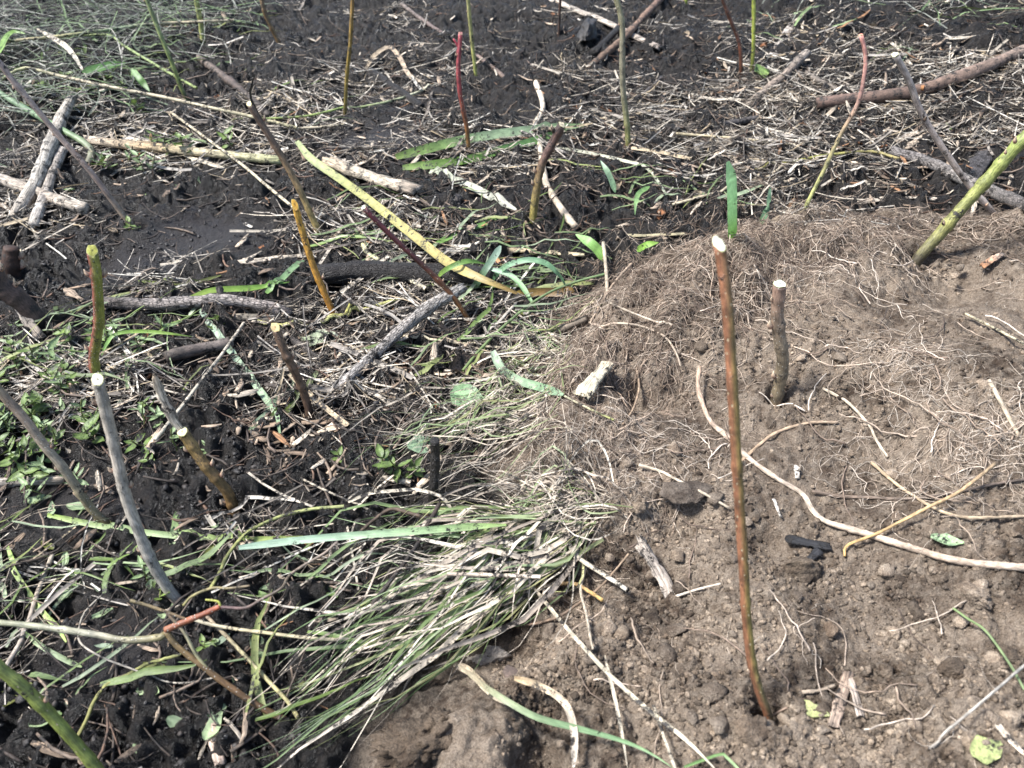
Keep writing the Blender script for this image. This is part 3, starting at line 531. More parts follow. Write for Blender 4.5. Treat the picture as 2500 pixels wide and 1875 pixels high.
RT = 'roots trailing over the dug soil'
lie('long_root', 'long pale knotty root running across the soil behind the tall stake', 'root', S(1709, 895, 1704, 935, 1712, 975, 1735, 1029, 1777, 1067, 1827, 1118, 1897, 1168, 1959, 1206, 1985, 1247, 2020, 1274, 2132, 1308, 2229, 1339, 2344, 1370, 2500, 1385, 2640, 1392), 13.5, [(.34, .24, .17), (.44, .34, .26), (.5, .41, .32), (.46, .35, .26), (.52, .43, .34)], M_ROOT, h=[.02, .015, .01]+[.004]*12, m=150, rj=.07, rough=.13, group=RT, nodes=((.3, .15), (.52, .2), (.7, .2), (.85, .2)))
for lab, pts, wp, cols, hh in (
    ('thin tan root branching from the long pale one behind the stake', S(1800, 1140, 1816, 1121, 1889, 1060, 1974, 1033, 2046, 1031), 9, [ROOTC, (.44, .33, .23)], .004),
    ('thin forked pale root right of the short brown stake', S(2009, 948, 2040, 965, 2074, 986, 2121, 1037, 2140, 1075, 2167, 1116), 8, [(.48, .40, .3)]*2, .006),
    ('thin tan root crossing under the curved one near the frame edge', S(2128, 1129, 2190, 1183, 2267, 1233, 2325, 1257, 2383, 1264, 2500, 1260, 2600, 1255), 9, [(.4, .3, .19), (.46, .36, .25)], .006),
    ('curved golden-brown root lifting off the soil above the black chips', S(2430, 1132, 2344, 1199, 2267, 1238, 2144, 1301, 2070, 1331, 2062, 1358), 9, [(.36, .26, .16), (.44, .3, .16), (.46, .3, .12)], [.02, .025, .02, .012, .008, .002]),
    ('dark wavy root lying level across the dry soil', S(1982, 1199, 2050, 1212, 2113, 1214, 2229, 1218, 2344, 1199, 2460, 1176, 2560, 1165), 9, [(.16, .12, .09), (.11, .085, .07)], .003),
    ('thin root climbing out of the shaded dip beside the wood scrap', S(1288, 1526, 1320, 1520, 1365, 1505, 1410, 1475, 1462, 1436, 1500, 1395, 1535, 1352), 7, [(.2, .14, .10), (.26, .19, .13)], .006),
    ('thin root arching down the mound face beside the wood chunk', S(1556, 905, 1560, 950, 1545, 1000, 1520, 1036), 6, [(.3, .22, .15)]*2, .006),
    ('thin pale root along the top rim of the mound', S(1545, 640, 1500, 690, 1465, 745, 1440, 790), 7, [(.38, .29, .21)]*2, .012),
    ('upright pale root sticking up at the mound edge by the grass', S(1473, 592, 1478, 640, 1482, 700, 1480, 780), 9, [(.4, .34, .25), (.34, .27, .2)], [.05, .035, .02, .004]),
    ('looping pale root hanging over the mound crest', S(1465, 800, 1500, 790, 1560, 795, 1620, 820, 1650, 860, 1662, 895), 6, [(.4, .32, .24)]*2, .014),
    ('pale root near the brown clod reaching to the long root', S(1560, 1135, 1610, 1150, 1660, 1175, 1710, 1200, 1780, 1240), 8, [(.48, .4, .3)]*2, .008),
    ('short pale root sloping down from the tall stake', S(1640, 1460, 1700, 1440, 1760, 1425), 7, [(.48, .42, .34)]*2, .006),
    ('bent brown root stub at the head of the grass tuft', S(1290, 1435, 1340, 1428, 1400, 1425, 1440, 1445, 1470, 1465), 11, [(.3, .2, .12), (.5, .33, .12)], .012),
    ('downward root beside the tuft head', S(1430, 1385, 1418, 1440, 1432, 1500, 1440, 1550, 1448, 1585), 8, [(.4, .34, .26)]*2, .012),
    ('thin grey twig with a crook at the lower frame edge', S(2560, 1575, 2500, 1625, 2406, 1706, 2306, 1790, 2290, 1812, 2250, 1840), 8, [(.36, .34, .3), (.3, .27, .23)], [.03, .03, .025, .015, .008, .003]),
    ('straight tan twig lying on the dry soil near the frame edge', S(2414, 929, 2440, 975, 2456, 1006, 2487, 1064), 12, [(.48, .4, .3), (.4, .32, .23)], .004)):
    lie('soil_root', lab, 'root', pts, wp, cols, M_ROOT, h=hh, k=8, group=RT, rj=.06, taper=.75)

# ------------------------------------------------------------------ wood and bark scraps, stones, clods with a look of their own
def chunk(name, label, cat, px, py, wpx, hpx, tall, mat, col, seed, rotz=0.0, rough=.18, group=None, sub=4, flat_top=0.0, sink=.35, parent=None):
    me = bpy.data.meshes.new(name); import bmesh
    bm = bmesh.new(); bmesh.ops.create_icosphere(bm, subdivisions=sub, radius=1.0); V = np.array([v_.co[:] for v_ in bm.verts]); F = np.array([[q.index for q in f.verts] for f in bm.faces]); bm.free()
    P = on_ground(np.array(float(px)), np.array(float(py))); dd = depth(P)/FPX; rg = np.random.default_rng(seed)
    for _ in range(13):                                    # knocked-off faces
        n = nrm(rg.standard_normal(3)); c = .45+.4*rg.random(); ex_ = np.maximum(V@n-c, 0); V = V-ex_[:, None]*n*.92
    a, b_ = V[:, 0]*3+seed, V[:, 1]*3+V[:, 2]*2.3
    V = V*(1+rough*1.3*fbm(a, b_, seed, 3)+rough*.7*(.5-worley(a*2.2, b_*2.2, seed+3))+rough*.7*(.5-worley(a*6, b_*6, seed+4))+rough*.6*fbm(a*12, b_*12, seed+5, 2))[:, None]
    sx, sy = wpx*dd/2, hpx*dd/2/max(.35, math.sin(math.atan2(CAM_H-P[2], P[1])))
    V = V*np.array([sx, sy, tall]); c, s = math.cos(rotz), math.sin(rotz); V = V@np.array([[c, s, 0], [-s, c, 0], [0, 0, 1]])
    P = P+np.array([0, 0, tall*(1-sink)-.004]); cl = np.tile(col, (len(V), 1))*(1+.1*rg.standard_normal((len(V), 1)))
    return link(name, mesh_np(name, V, None, F, np.clip(cl, 0, 4), V), mat, parent, P, label, cat, group)
M_STONE = plant_mat('stone', .8, .35, 260, 1, .0, bumpd=.002)
chunk('flat_stone', 'flat grey stone lying on the soil below the grass tuft', 'stone', 1190, 1602, 128, 56, .013, M_STONE, (.27, .24, .205), 3, .12)
chunk('pebble', 'smooth rounded brown pebble against the flat stone', 'pebble', 1250, 1648, 50, 40, .012, M_STONE, (.11, .08, .065), 8, 0, .06)
chunk('soil_lump', 'squarish pale brown clod sitting at the tuft head', 'clod', 1433, 1200, 62, 50, .018, M_CLOD, (1.35, 1.3, 1.25), 5, .2)
chunk('soil_block', 'flat dark slab of compacted soil beside the tall stake', 'clod', 1680, 1205, 140, 62, .014, M_CLOD, (.62, .62, .64), 6, -.05, .12)
chunk('soil_block', 'large smooth-faced dark soil block at the bottom of the frame', 'clod', 1040, 1810, 270, 190, .035, M_CLOD, (.6, .56, .52), 12, .3, .34, sink=.85, sub=5)
chunk('soil_lump', 'broad rounded brown clod in front of the tall stake foot', 'clod', 1835, 1795, 90, 66, .022, M_CLOD, (.9, .85, .8), 14, 0, .2)
chunk('soil_lump', 'big angular dark clod beneath the black chips', 'clod', 1960, 1395, 120, 66, .02, M_CLOD, (.75, .72, .68), 15, .3, .2)
chunk('soil_lump', 'pale crumbly clod pair near the frame edge', 'clod', 2370, 1450, 66, 80, .016, M_CLOD, (1.5, 1.48, 1.45), 16, .5, .3)
chunk('soil_lump', 'tan wedge-shaped clod right of the tall stake', 'clod', 2030, 1545, 52, 40, .012, M_CLOD, (1.4, 1.3, 1.2), 17, .6, .15)
chunk('soil_lump', 'dark rounded clod near the bottom edge of the soil', 'clod', 2320, 1640, 70, 52, .016, M_CLOD, (.7, .66, .62), 18, .2, .2)
chunk('mud_lump', 'round dark mud ball on the far mud beside the slab', 'clod', 1432, 95, 56, 60, .04, M_MUDCLOD, (1, 1, 1), 21, 0, .2)
chunk('mud_lump', 'small round dark mud ball near the bent olive stake', 'clod', 1115, 490, 40, 30, .014, M_MUDCLOD, (1.3, 1.2, 1.1), 25, .1, .25)
o = chunk('wood_chunk', 'pale broken wood chunk with dark underside stuck in the root mound', 'wood', 1456, 942, 54, 52, .02, M_BARK, (.10, .085, .07), 31, -.7, .25)
lie('pale_face', None, None, S(1482, 888, 1462, 915, 1440, 940, 1424, 965), 26, [(.5, .42, .3), (.62, .56, .42), (.6, .53, .38)], M_WOOD, h=[.035, .034, .03, .02], flat_=.35, parent=o, splinter=.8, rj=.15, taper=1.5)
lie('wood_scrap', 'frayed grey wood scrap sticking out of the shaded soil dip', 'wood', S(1570, 1335, 1590, 1365, 1612, 1400, 1634, 1446), 30, [(.4, .34, .28), (.34, .29, .24), (.42, .36, .3)], M_WOOD, h=[.02, .018, .012, .006], flat_=.3, splinter=2.4, rj=.2)
for lab, pts, wp, cols, mat, nm in (
    ('flat black charred chip lying on the soil', S(1930, 1316, 1975, 1326, 2020, 1334), 26, [(.018, .018, .02)]*2, M_WOOD, 'black_chip'),
    ('narrow black charred chip slanting off the flat one', S(2000, 1345, 1980, 1362, 1962, 1382), 22, [(.025, .025, .028)]*2, M_WOOD, 'black_chip'),
    ('long brown bark chip leaning in a pair near the bottom', S(2072, 1650, 2055, 1700, 2038, 1765), 30, [(.26, .19, .14), (.34, .26, .2)], M_WOOD, 'bark_chip'),
    ('short grey bark chip leaning in a pair near the bottom', S(2070, 1648, 2086, 1690, 2100, 1742), 22, [(.3, .24, .19), (.38, .32, .27)], M_WOOD, 'bark_chip'),
    ('large dark grey bark flake standing behind the green stake', S(2365, 440, 2390, 400, 2420, 358), 46, [(.055, .05, .052), (.075, .07, .07)], M_BARK, 'bark_flake'),
    ('broad pale bark strip lying on the mud near the bottom', S(513, 1715, 520, 1780, 536, 1858), 30, [(.3, .22, .16), (.42, .33, .26), (.4, .31, .25)], M_WOOD, 'bark_strip'),
    ('whitish split reed lying behind the orange stake', S(470, 652, 521, 647, 656, 632, 760, 622), 20, [(.44, .37, .29), (.5, .43, .34), (.46, .39, .3)], M_WOOD, 'split_reed'),
    ('short pale flat chip upright in the far litter', S(1932, 64, 1908, 100, 1880, 145), 22, [(.46, .41, .36)]*2, M_WOOD, 'flat_chip'),
    ('narrow tan chip beside the upright pale one', S(1935, 69, 1980, 82, 2026, 93), 13, [(.44, .36, .25)]*2, M_WOOD, 'flat_chip'),
    ('long pale reed slab at the far frame edge', S(2268, 98, 2380, 90, 2520, 80), 17, [(.46, .4, .32), (.52, .47, .38)], M_WOOD, 'split_reed'),
    ('pale wood strip leaning across the long log', S(2363, 160, 2384, 190, 2404, 220), 14, [(.55, .49, .4)]*2, M_WOOD, 'flat_chip'),
    ('pale split wood pieces below the purple-grey stake', S(2192, 345, 2240, 322, 2290, 305), 16, [(.44, .36, .28)]*2, M_WOOD, 'flat_chip'),
    ('thick pale wood piece leaning under the purple-grey stake', S(2212, 362, 2250, 335, 2280, 315), 18, [(.5, .4, .3)]*2, M_WOOD, 'flat_chip'),
    ('long pale reed lying behind the thick green stake', S(2080, 495, 2160, 485, 2240, 480, 2315, 492), 20, [(.4, .34, .28), (.5, .44, .36)], M_WOOD, 'split_reed'),
    ('wide tan reed piece behind the fresh green grass', S(1215, 610, 1290, 612, 1420, 622), 22, [(.46, .36, .22), (.5, .42, .28)], M_WOOD, 'split_reed'),
    ('flat tan reed piece behind the mound crest', S(1440, 565, 1540, 575, 1680, 570), 14, [(.32, .28, .17), (.4, .35, .22)], M_WOOD, 'split_reed'),
    ('white sliver of wood below the long root', S(1890, 1220, 1897, 1238, 1906, 1260), 9, [(.66, .6, .52)]*2, M_WOOD, 'wood_sliver'),
    ('white chip of bark above the long root', S(1946, 1140, 1947, 1165), 14, [(.6, .54, .46)]*2, M_WOOD, 'wood_sliver'),
    ('pale frayed stick at the lower frame corner', S(2440, 1775, 2475, 1815, 2530, 1860), 20, [(.5, .42, .33)]*2, M_WOOD, 'wood_sliver'),
    ('orange-brown broken stick end on the mound rim near the frame edge', S(2400, 648, 2425, 632, 2445, 620), 20, [(.4, .2, .1), (.46, .36, .28)], M_WOOD, 'broken_stick'),
    ('tan forked sliver low on the dry soil', S(1960, 1690, 2000, 1685, 2036, 1672), 10, [(.4, .32, .24)]*2, M_WOOD, 'wood_sliver')):
    lie(nm, lab, 'wood', pts, wp, cols, mat, h=.006, flat_=.28, splinter=1.1, rj=.12, taper=.85, k=8)

# ------------------------------------------------------------------ large single blades, straws and leaves
CYAN = (.30, .50, .36)
for lab, pts, wp, cols, hh, prof, mat in (
    ('long yellow strap leaf lying across the black log', S(725, 345, 760, 388, 825, 434, 902, 490, 999, 567, 1087, 637, 1145, 668, 1211, 695, 1262, 716), 22, [(.3, .34, .16), (.3, .33, .14), (.35, .35, .13), (.41, .38, .13), (.37, .31, .11), (.41, .34, .11), (.26, .17, .06)], [.045, .04, .035, .035, .04, .05, .055, .045, .025], 'strap', M_BLADE),
    ('brown rotting end of the yellow strap leaf', S(1262, 718, 1300, 715, 1350, 714, 1400, 716), 22, [(.3, .2, .04), (.16, .09, .02), (.2, .12, .03)], .01, 'strap', M_BLADE),
    ('broad blue-green leaf lying upper of two behind the bent stake', S(966, 384, 1030, 368, 1095, 351, 1180, 334, 1269, 322, 1350, 314, 1425, 306), 24, [(.12, .18, .04), (.16, .25, .08), (.24, .33, .19), (.22, .3, .18), (.15, .23, .09)], .02, 'strap', M_BLADE),
    ('broad green leaf lying lower of two behind the bent stake', S(983, 410, 1060, 402, 1153, 388, 1220, 368, 1288, 350, 1382, 318), 21, [(.16, .24, .06), (.1, .19, .03), (.12, .24, .08), (.12, .22, .05)], .016, 'strap', M_BLADE),
    ('faded grey-green blade lying below the broad green leaves', S(1050, 418, 1100, 437, 1153, 457, 1200, 482, 1260, 512), 19, [(.34, .38, .26), (.36, .36, .28), (.38, .38, .3)], .008, 'strap', M_BLADE),
    ('upright bright green leaf standing behind the mound', S(1787, 582, 1786, 540, 1785, 463, 1782, 425, 1776, 394), 27, [(.16, .32, .05), (.2, .4, .16), (.22, .42, .2), (.24, .44, .22)], [0, .05, .14, .18, .21], 'strap', M_CLEAN),
    ('small curved green leaf standing beside the upright one', S(1858, 545, 1868, 520, 1876, 490, 1880, 458), 16, [(.16, .3, .1), (.22, .38, .2), (.26, .42, .26)], [0, .02, .06, .09], 'strap', M_CLEAN),
    ('arching green grass blade looping highest by the mound edge', S(1198, 692, 1215, 668, 1242, 647, 1288, 635, 1330, 642, 1358, 664, 1377, 690, 1381, 716), 14, [(.16, .3, .12), (.24, .4, .24), (.2, .36, .2), (.16, .3, .14)], [.01, .04, .07, .085, .08, .06, .03, .01], 'blade', M_CLEAN),
    ('dark green blade arching over the black log', S(1066, 678, 1095, 655, 1141, 638, 1192, 645), 13, [(.16, .24, .05), (.14, .26, .06), (.12, .22, .05)], [.02, .06, .07, .05], 'blade', M_BLADE),
    ('grey-green blade rising across the yellow leaf', S(1158, 702, 1172, 680, 1184, 660, 1210, 622, 1222, 600), 17, [(.12, .22, .08), (.18, .28, .18), (.26, .36, .28)], [.01, .03, .05, .07, .08], 'strap', M_CLEAN),
    ('green blade drooping down beside the red stake foot', S(1190, 655, 1242, 670, 1273, 697, 1300, 740, 1313, 760), 13, [(.28, .42, .3), (.2, .36, .16), (.18, .32, .12)], [.05, .05, .04, .02, .005], 'blade', M_CLEAN),
    ('twisted grey-green leaf with dry tip on the mound edge', S(1203, 857, 1214, 882, 1232, 908, 1269, 930, 1320, 946, 1375, 964), 21, [(.3, .38, .26), (.24, .34, .2), (.2, .32, .18), (.24, .34, .22)], [.05, .045, .035, .03, .025, .02], 'strap', M_BLADE),
    ('bright green leaf tip standing by the mound crest', S(1478, 640, 1460, 612, 1438, 592, 1405, 572), 24, [(.2, .36, .08), (.24, .44, .12), (.3, .5, .18)], [.01, .03, .045, .05], 'blade', M_CLEAN),
    ('short bright green leaf on the mound crest', S(1555, 612, 1580, 598, 1608, 592), 16, [(.24, .44, .08), (.3, .5, .1)], [.01, .03, .03], 'blade', M_CLEAN),
    ('narrow bright green blade lying behind the yellow leaf', S(1050, 602, 1100, 578, 1153, 557, 1210, 540, 1270, 524), 13, [(.24, .42, .1), (.26, .46, .14), (.22, .36, .1)], .01, 'blade', M_CLEAN),
    ('dark mottled blade lying behind the bent black log', S(339, 688, 400, 692, 463, 693, 540, 672), 9, [(.2, .26, .05), (.14, .16, .04), (.12, .14, .04)], .01, 'strap', M_BLADE),
    ('folded bright green blade over the driftwood', S(424, 748, 470, 728, 521, 709, 617, 703, 708, 688), 15, [(.3, .38, .08), (.26, .42, .08), (.2, .38, .08)], [.02, .03, .035, .03, .015], 'blade', M_CLEAN),
    ('green blade slanting up towards the orange stake', S(650, 716, 690, 680, 715, 655, 742, 636), 15, [(.2, .34, .1), (.26, .4, .2), (.24, .36, .18)], [.02, .02, .02, .015], 'strap', M_CLEAN),
    ('long pale green blade lying down past the dark log piece', S(488, 762, 525, 805, 559, 851, 617, 929, 655, 980, 680, 1020, 683, 1058), 17, [(.28, .38, .26), (.3, .4, .28), (.28, .38, .24), (.26, .38, .2)], .012, 'strap', M_BLADE),
    ('dark folded blade hooked round the knobbly stake foot', S(776, 905, 752, 940, 725, 975, 680, 1020, 606, 1050), 14, [(.26, .3, .16), (.1, .13, .03), (.09, .12, .02), (.22, .28, .16)], [.02, .02, .02, .015, .005], 'strap', M_BLADE),
    ('pale green blade crossing under the dark folded one', S(736, 912, 700, 960, 665, 1000, 610, 1045), 16, [(.26, .36, .2), (.3, .38, .26)], .006, 'strap', M_BLADE),
    ('thin green blade arching behind the red and green stake', S(247, 870, 262, 838, 285, 815, 347, 809, 420, 815, 470, 822), 9, [(.2, .36, .12), (.26, .42, .08), (.28, .4, .1)], [.01, .03, .04, .035, .03, .02], 'blade', M_CLEAN),
    ('very long muddy green blade stretched past the grey stake', S(116, 1257, 231, 1281, 310, 1294, 386, 1303, 480, 1313, 579, 1318, 660, 1316, 740, 1310), 15, [(.26, .36, .08), (.3, .38, .18), (.32, .42, .2), (.3, .38, .12), (.28, .34, .1)], .014, 'strap', M_BLADE),
    ('very pale bright cut blade lying level over the tuft', S(583, 1337, 700, 1322, 825, 1310, 1018, 1296, 1130, 1287, 1236, 1281), 18, [(.46, .62, .46), (.42, .57, .4), (.34, .48, .25), (.32, .45, .15)], [.05, .06, .065, .07, .07, .07], 'strap', M_CLEAN),
    ('green blade lying along the left mud toward the tan stick', S(19, 1335, 38, 1385, 58, 1428, 108, 1497, 140, 1530, 162, 1567), 14, [(.26, .36, .1), (.36, .44, .16), (.32, .44, .12)], .01, 'strap', M_BLADE),
    ('muddy green blade in the lower mud under the arched twig', S(66, 1552, 110, 1582, 150, 1605, 200, 1628), 14, [(.2, .28, .1), (.34, .42, .26), (.3, .38, .16)], .008, 'strap', M_BLADE),
    ('pale green hollow stem lying by the weathered branches', S(-30, 210, 0, 228, 96, 285, 150, 316, 204, 347, 224, 372, 214, 400), 17, [(.3, .4, .26), (.28, .4, .24), (.26, .38, .2), (.3, .28, .2)], [.05, .05, .045, .04, .03, .02, .01], 'straw', M_CLEAN),
    ('long tan grass culm bent over the far mud', S(-20, 208, 0, 197, 58, 166, 140, 184, 231, 204, 320, 222, 409, 239, 510, 262, 617, 285, 725, 312), 9, [(.3, .34, .14), (.5, .43, .3), (.54, .47, .33), (.5, .44, .3), (.46, .42, .24)], [.06, .06, .075, .07, .065, .06, .05, .045, .03, .015], 'straw', M_STRAW),
    ('short straw end lying on from the bent culm', S(725, 314, 780, 310, 840, 304), 7, [(.52, .45, .32)]*2, .012, 'straw', M_STRAW),
    ('thin green stem running from the bent culm to the olive stake', S(640, 290, 740, 284, 800, 272, 838, 262), 6, [(.3, .36, .12), (.28, .36, .12)], .03, 'straw', M_STRAW),
    ('long tan stem lying level across the far tangle', S(-30, 106, 80, 95, 174, 85, 270, 72, 359, 60, 470, 54, 571, 49), 9, [(.42, .36, .24), (.4, .36, .18), (.2, .28, .16), (.42, .36, .24), (.5, .44, .3)], .07, 'straw', M_STRAW),
    ('thin green culm crossing the far tangle to the split-tipped stake', S(130, 92, 260, 85, 300, 110, 400, 170, 480, 215), 7, [(.3, .36, .14), (.3, .38, .16), (.24, .3, .1)], .05, 'straw', M_STRAW),
    ('broad dark green leaf level in the far tangle', S(200, 176, 240, 168, 270, 160, 308, 153), 21, [(.1, .2, .06), (.14, .28, .09), (.12, .24, .06)], .06, 'blade', M_CLEAN),
    ('broad dark green leaf pointing down in the far tangle', S(322, 170, 340, 192, 352, 206, 366, 224), 17, [(.14, .28, .07), (.1, .2, .05)], [.06, .05, .04, .03], 'blade', M_CLEAN),
    ('curled light green leaf at the far frame edge', S(0, 130, 15, 95, 35, 78, 62, 82), 18, [(.26, .4, .1), (.3, .46, .14), (.2, .34, .08)], .08, 'blade', M_CLEAN),
    ('straight tan straw pointing to the orange stake tip', S(417, 274, 502, 336, 590, 401, 650, 452, 716, 506), 7.5, [(.5, .43, .3), (.56, .49, .35), (.52, .45, .32)], [.02, .03, .04, .05, .06], 'straw', M_STRAW),
    ('thin straw stretched over the litter beyond the upright leaf', S(1650, 326, 1740, 333, 1843, 342, 1966, 356), 7.5, [(.5, .42, .26), (.54, .47, .33)], .02, 'straw', M_STRAW),
    ('long straw sloping up from the upright leaf', S(1640, 500, 1720, 478, 1804, 455, 1900, 422, 1997, 388), 8, [(.5, .43, .3), (.44, .37, .27)], .012, 'straw', M_STRAW),
    ('bowed olive stem passing behind the pink-tipped stake', S(1840, 416, 1900, 402, 1997, 382, 2060, 374, 2132, 370, 2195, 388), 8, [(.26, .24, .07), (.24, .24, .07), (.34, .28, .12)], .015, 'straw', M_STRAW),
    ('pale green-white reed stem slanting behind the dark red stake', S(885, 595, 902, 622, 960, 660, 1041, 706), 13, [(.48, .46, .26), (.5, .48, .3), (.54, .48, .36)], .012, 'straw', M_STRAW),
    ('yellow-green stem lying before the muddy log', S(780, 790, 825, 776, 900, 752, 985, 727), 11, [(.36, .38, .16), (.46, .44, .14), (.42, .42, .18)], .01, 'straw', M_STRAW),
    ('long thin tan stem stretched under the grey branch to the mound', S(985, 820, 1080, 832, 1172, 844, 1260, 852, 1360, 856), 8, [(.5, .43, .3), (.46, .42, .3)], .012, 'straw', M_STRAW),
    ('long pale straw slanting across to the speckled stake', S(378, 1075, 420, 1022, 463, 967, 500, 918, 540, 867, 596, 788), 9, [(.56, .5, .4), (.54, .48, .38), (.4, .35, .28)], [.04, .04, .04, .035, .03, .03], 'straw', M_STRAW),
    ('yellow-green stem bending past the orange stake foot', S(630, 784, 670, 796, 714, 804, 780, 788, 860, 764), 11, [(.42, .42, .16), (.46, .44, .18), (.44, .42, .12)], .008, 'straw', M_STRAW),
    ('grey-tan stick slanting through the left mud to the corner', S(127, 1355, 112, 1395, 93, 1443, 75, 1500, 58, 1551, 0, 1652), 12, [(.46, .39, .3), (.36, .3, .24), (.42, .36, .3)], .012, 'straw', M_STRAW),
    ('yellow-green twig lying in the lower mud, near the corner stake', S(182, 1812, 210, 1760, 231, 1710, 262, 1671, 310, 1648, 359, 1621, 400, 1610, 442, 1597), 9, [(.16, .15, .05), (.22, .22, .07), (.28, .29, .11)], .014, 'straw', M_TWIG),
    ('thorny yellow-green bramble stem curving towards the tuft', S(515, 1436, 540, 1390, 556, 1355, 602, 1301, 650, 1275, 694, 1258, 760, 1243, 840, 1236), 9, [(.2, .2, .07), (.24, .26, .09), (.26, .28, .12)], .03, 'straw', M_TWIG),
    ('grey-yellow twig running down to the tuft tips', S(505, 1505, 550, 1550, 602, 1605, 671, 1679, 700, 1710, 728, 1752), 10, [(.26, .2, .14), (.34, .3, .16), (.36, .32, .14)], .02, 'straw', M_TWIG),
    ('thin wiry straw looping over the lower mud', S(252, 1450, 220, 1480, 200, 1508, 193, 1563, 240, 1600, 309, 1628, 424, 1667, 524, 1655), 5, [(.38, .34, .28)]*2, .02, 'straw', M_STRAW),
    ('pale straw lying from the twig fork to the tuft', S(470, 1512, 540, 1530, 650, 1545, 780, 1560, 850, 1560), 9, [(.5, .44, .32), (.44, .38, .22), (.5, .44, .33)], .03, 'straw', M_STRAW),
    ('long tan straw blade crossing the soil below the tuft', S(1288, 1416, 1330, 1468, 1373, 1520, 1430, 1585, 1481, 1640, 1540, 1695, 1597, 1744, 1675, 1806, 1745, 1876), 10, [(.4, .34, .25), (.48, .42, .32), (.52, .46, .34), (.5, .44, .33)], [.03, .03, .03, .03, .03, .028, .025, .02, .02], 'strap', M_STRAW),
    ('bent pale hollow straw pointing at the wood scrap', S(1385, 1310, 1395, 1340, 1415, 1364, 1470, 1400, 1533, 1441), 12, [(.5, .44, .34), (.52, .46, .36), (.58, .54, .46)], [.03, .03, .028, .02, .012], 'straw', M_STRAW),
    ('short cut pinkish straw lying over the tuft', S(1091, 1401, 1200, 1404, 1320, 1408), 10.5, [(.54, .44, .34), (.58, .5, .4)], .085, 'straw', M_STRAW),
    ('long green blade with dry base sweeping along the bottom soil', S(1118, 1622, 1160, 1655, 1211, 1694, 1288, 1740, 1340, 1760, 1404, 1776, 1519, 1808, 1590, 1840, 1645, 1876), 16, [(.48, .42, .3), (.46, .4, .28), (.36, .4, .24), (.26, .38, .2), (.22, .36, .18), (.2, .32, .14)], [.02, .02, .025, .03, .03, .03, .025, .02, .015], 'blade', M_CLEAN),
    ('wide tan dry blade curving down at the bottom', S(1256, 1656, 1290, 1664, 1327, 1679, 1362, 1700, 1386, 1728, 1400, 1775, 1402, 1825, 1400, 1880), 18, [(.36, .26, .15), (.48, .38, .26), (.52, .44, .34), (.54, .47, .38)], [.02, .025, .03, .035, .035, .03, .025, .02], 'strap', M_STRAW),
    ('dry twisted blade lying beside the flat stone', S(1110, 1620, 1150, 1640, 1180, 1670, 1215, 1700, 1240, 1720), 22, [(.4, .33, .24), (.5, .42, .3), (.44, .37, .27)], .015, 'strap', M_STRAW),
    ('thin tan blade hanging down over the middle soil', S(1477, 1600, 1485, 1640, 1500, 1700, 1518, 1790, 1532, 1876), 9, [(.46, .4, .3), (.5, .44, .34)], .02, 'blade', M_STRAW),
    ('straight pale straw at the bottom beside the tan blade', S(1595, 1722, 1620, 1795, 1650, 1880), 9, [(.54, .47, .36)]*2, .02, 'straw', M_STRAW),
    ('green bent grass stem at the bottom left of the tall stake', S(1670, 1872, 1755, 1842, 1775, 1850, 1815, 1890), 7, [(.2, .36, .12), (.26, .4, .16)], .015, 'strap', M_CLEAN),
    ('thin green stem on the dry soil near the frame edge', S(2327, 1485, 2365, 1512, 2406, 1540, 2460, 1613, 2502, 1685), 6.5, [(.26, .36, .14), (.3, .38, .2)], .015, 'straw', M_CLEAN),
    ('straight straw on the dry soil beyond the short stake', S(2358, 766, 2430, 802, 2510, 845), 7.5, [(.52, .45, .3), (.54, .48, .34)], .01, 'straw', M_STRAW),
    ('arched pale straw over the dry grass fringe', S(850, 1226, 900, 1205, 960, 1198, 1020, 1196, 1075, 1212, 1100, 1240, 1112, 1270), 8, [(.52, .46, .36), (.56, .5, .4)], [.03, .045, .055, .06, .055, .04, .02], 'strap', M_STRAW),
    ('thin straw crossing the dark mud before the fringe', S(735, 1168, 790, 1195, 850, 1222, 900, 1244), 6, [(.5, .44, .34)]*2, .012, 'straw', M_STRAW),
    ('dry tip of the twisted leaf lying on the mound face', S(1373, 964, 1423, 990, 1460, 1008, 1500, 1026), 6, [(.36, .36, .24), (.46, .4, .28), (.4, .42, .14)], .015, 'straw', M_STRAW),
    ('pale straw lying across the root mound', S(1480, 735, 1540, 762, 1600, 785, 1640, 800), 6, [(.5, .42, .32)]*2, .014, 'straw', M_STRAW),
    ('green grass culm running from the mound to the stake foot', S(1130, 905, 1180, 845, 1260, 770, 1330, 720, 1400, 690, 1480, 668), 7, [(.26, .34, .14), (.22, .3, .14), (.24, .34, .16)], .025, 'straw', M_CLEAN),
    ('straw with a bent tip beside the red stake foot', S(1180, 822, 1205, 800, 1235, 768, 1262, 738), 8, [(.5, .45, .38), (.44, .4, .34)], .015, 'straw', M_STRAW),
    ('dry seed head drooping in the far tangle', S(90, 70, 154, 108, 180, 135, 197, 162, 214, 192), 13, [(.46, .4, .3), (.5, .45, .36), (.52, .47, .38)], [.09, .08, .075, .06, .05], 'leaf', M_STRAW),
    ('long pale straw stretched behind the far red stake', S(880, 262, 960, 245, 1020, 225, 1075, 202), 7, [(.3, .36, .16), (.38, .4, .26), (.5, .45, .36)], .012, 'straw', M_STRAW),
    ('bent tan reed hooped over the far mud', S(893, 168, 915, 135, 950, 116, 975, 140, 1000, 185, 1040, 205), 11, [(.36, .29, .2), (.34, .26, .18), (.42, .34, .25)], [.01, .03, .05, .045, .02, .01], 'strap', M_STRAW),
    ('grey-green straw lying at the mound top edge', S(1362, 360, 1430, 372, 1520, 392, 1580, 412, 1630, 480), 8, [(.42, .42, .3), (.46, .45, .34), (.4, .44, .32)], .01, 'strap', M_STRAW),
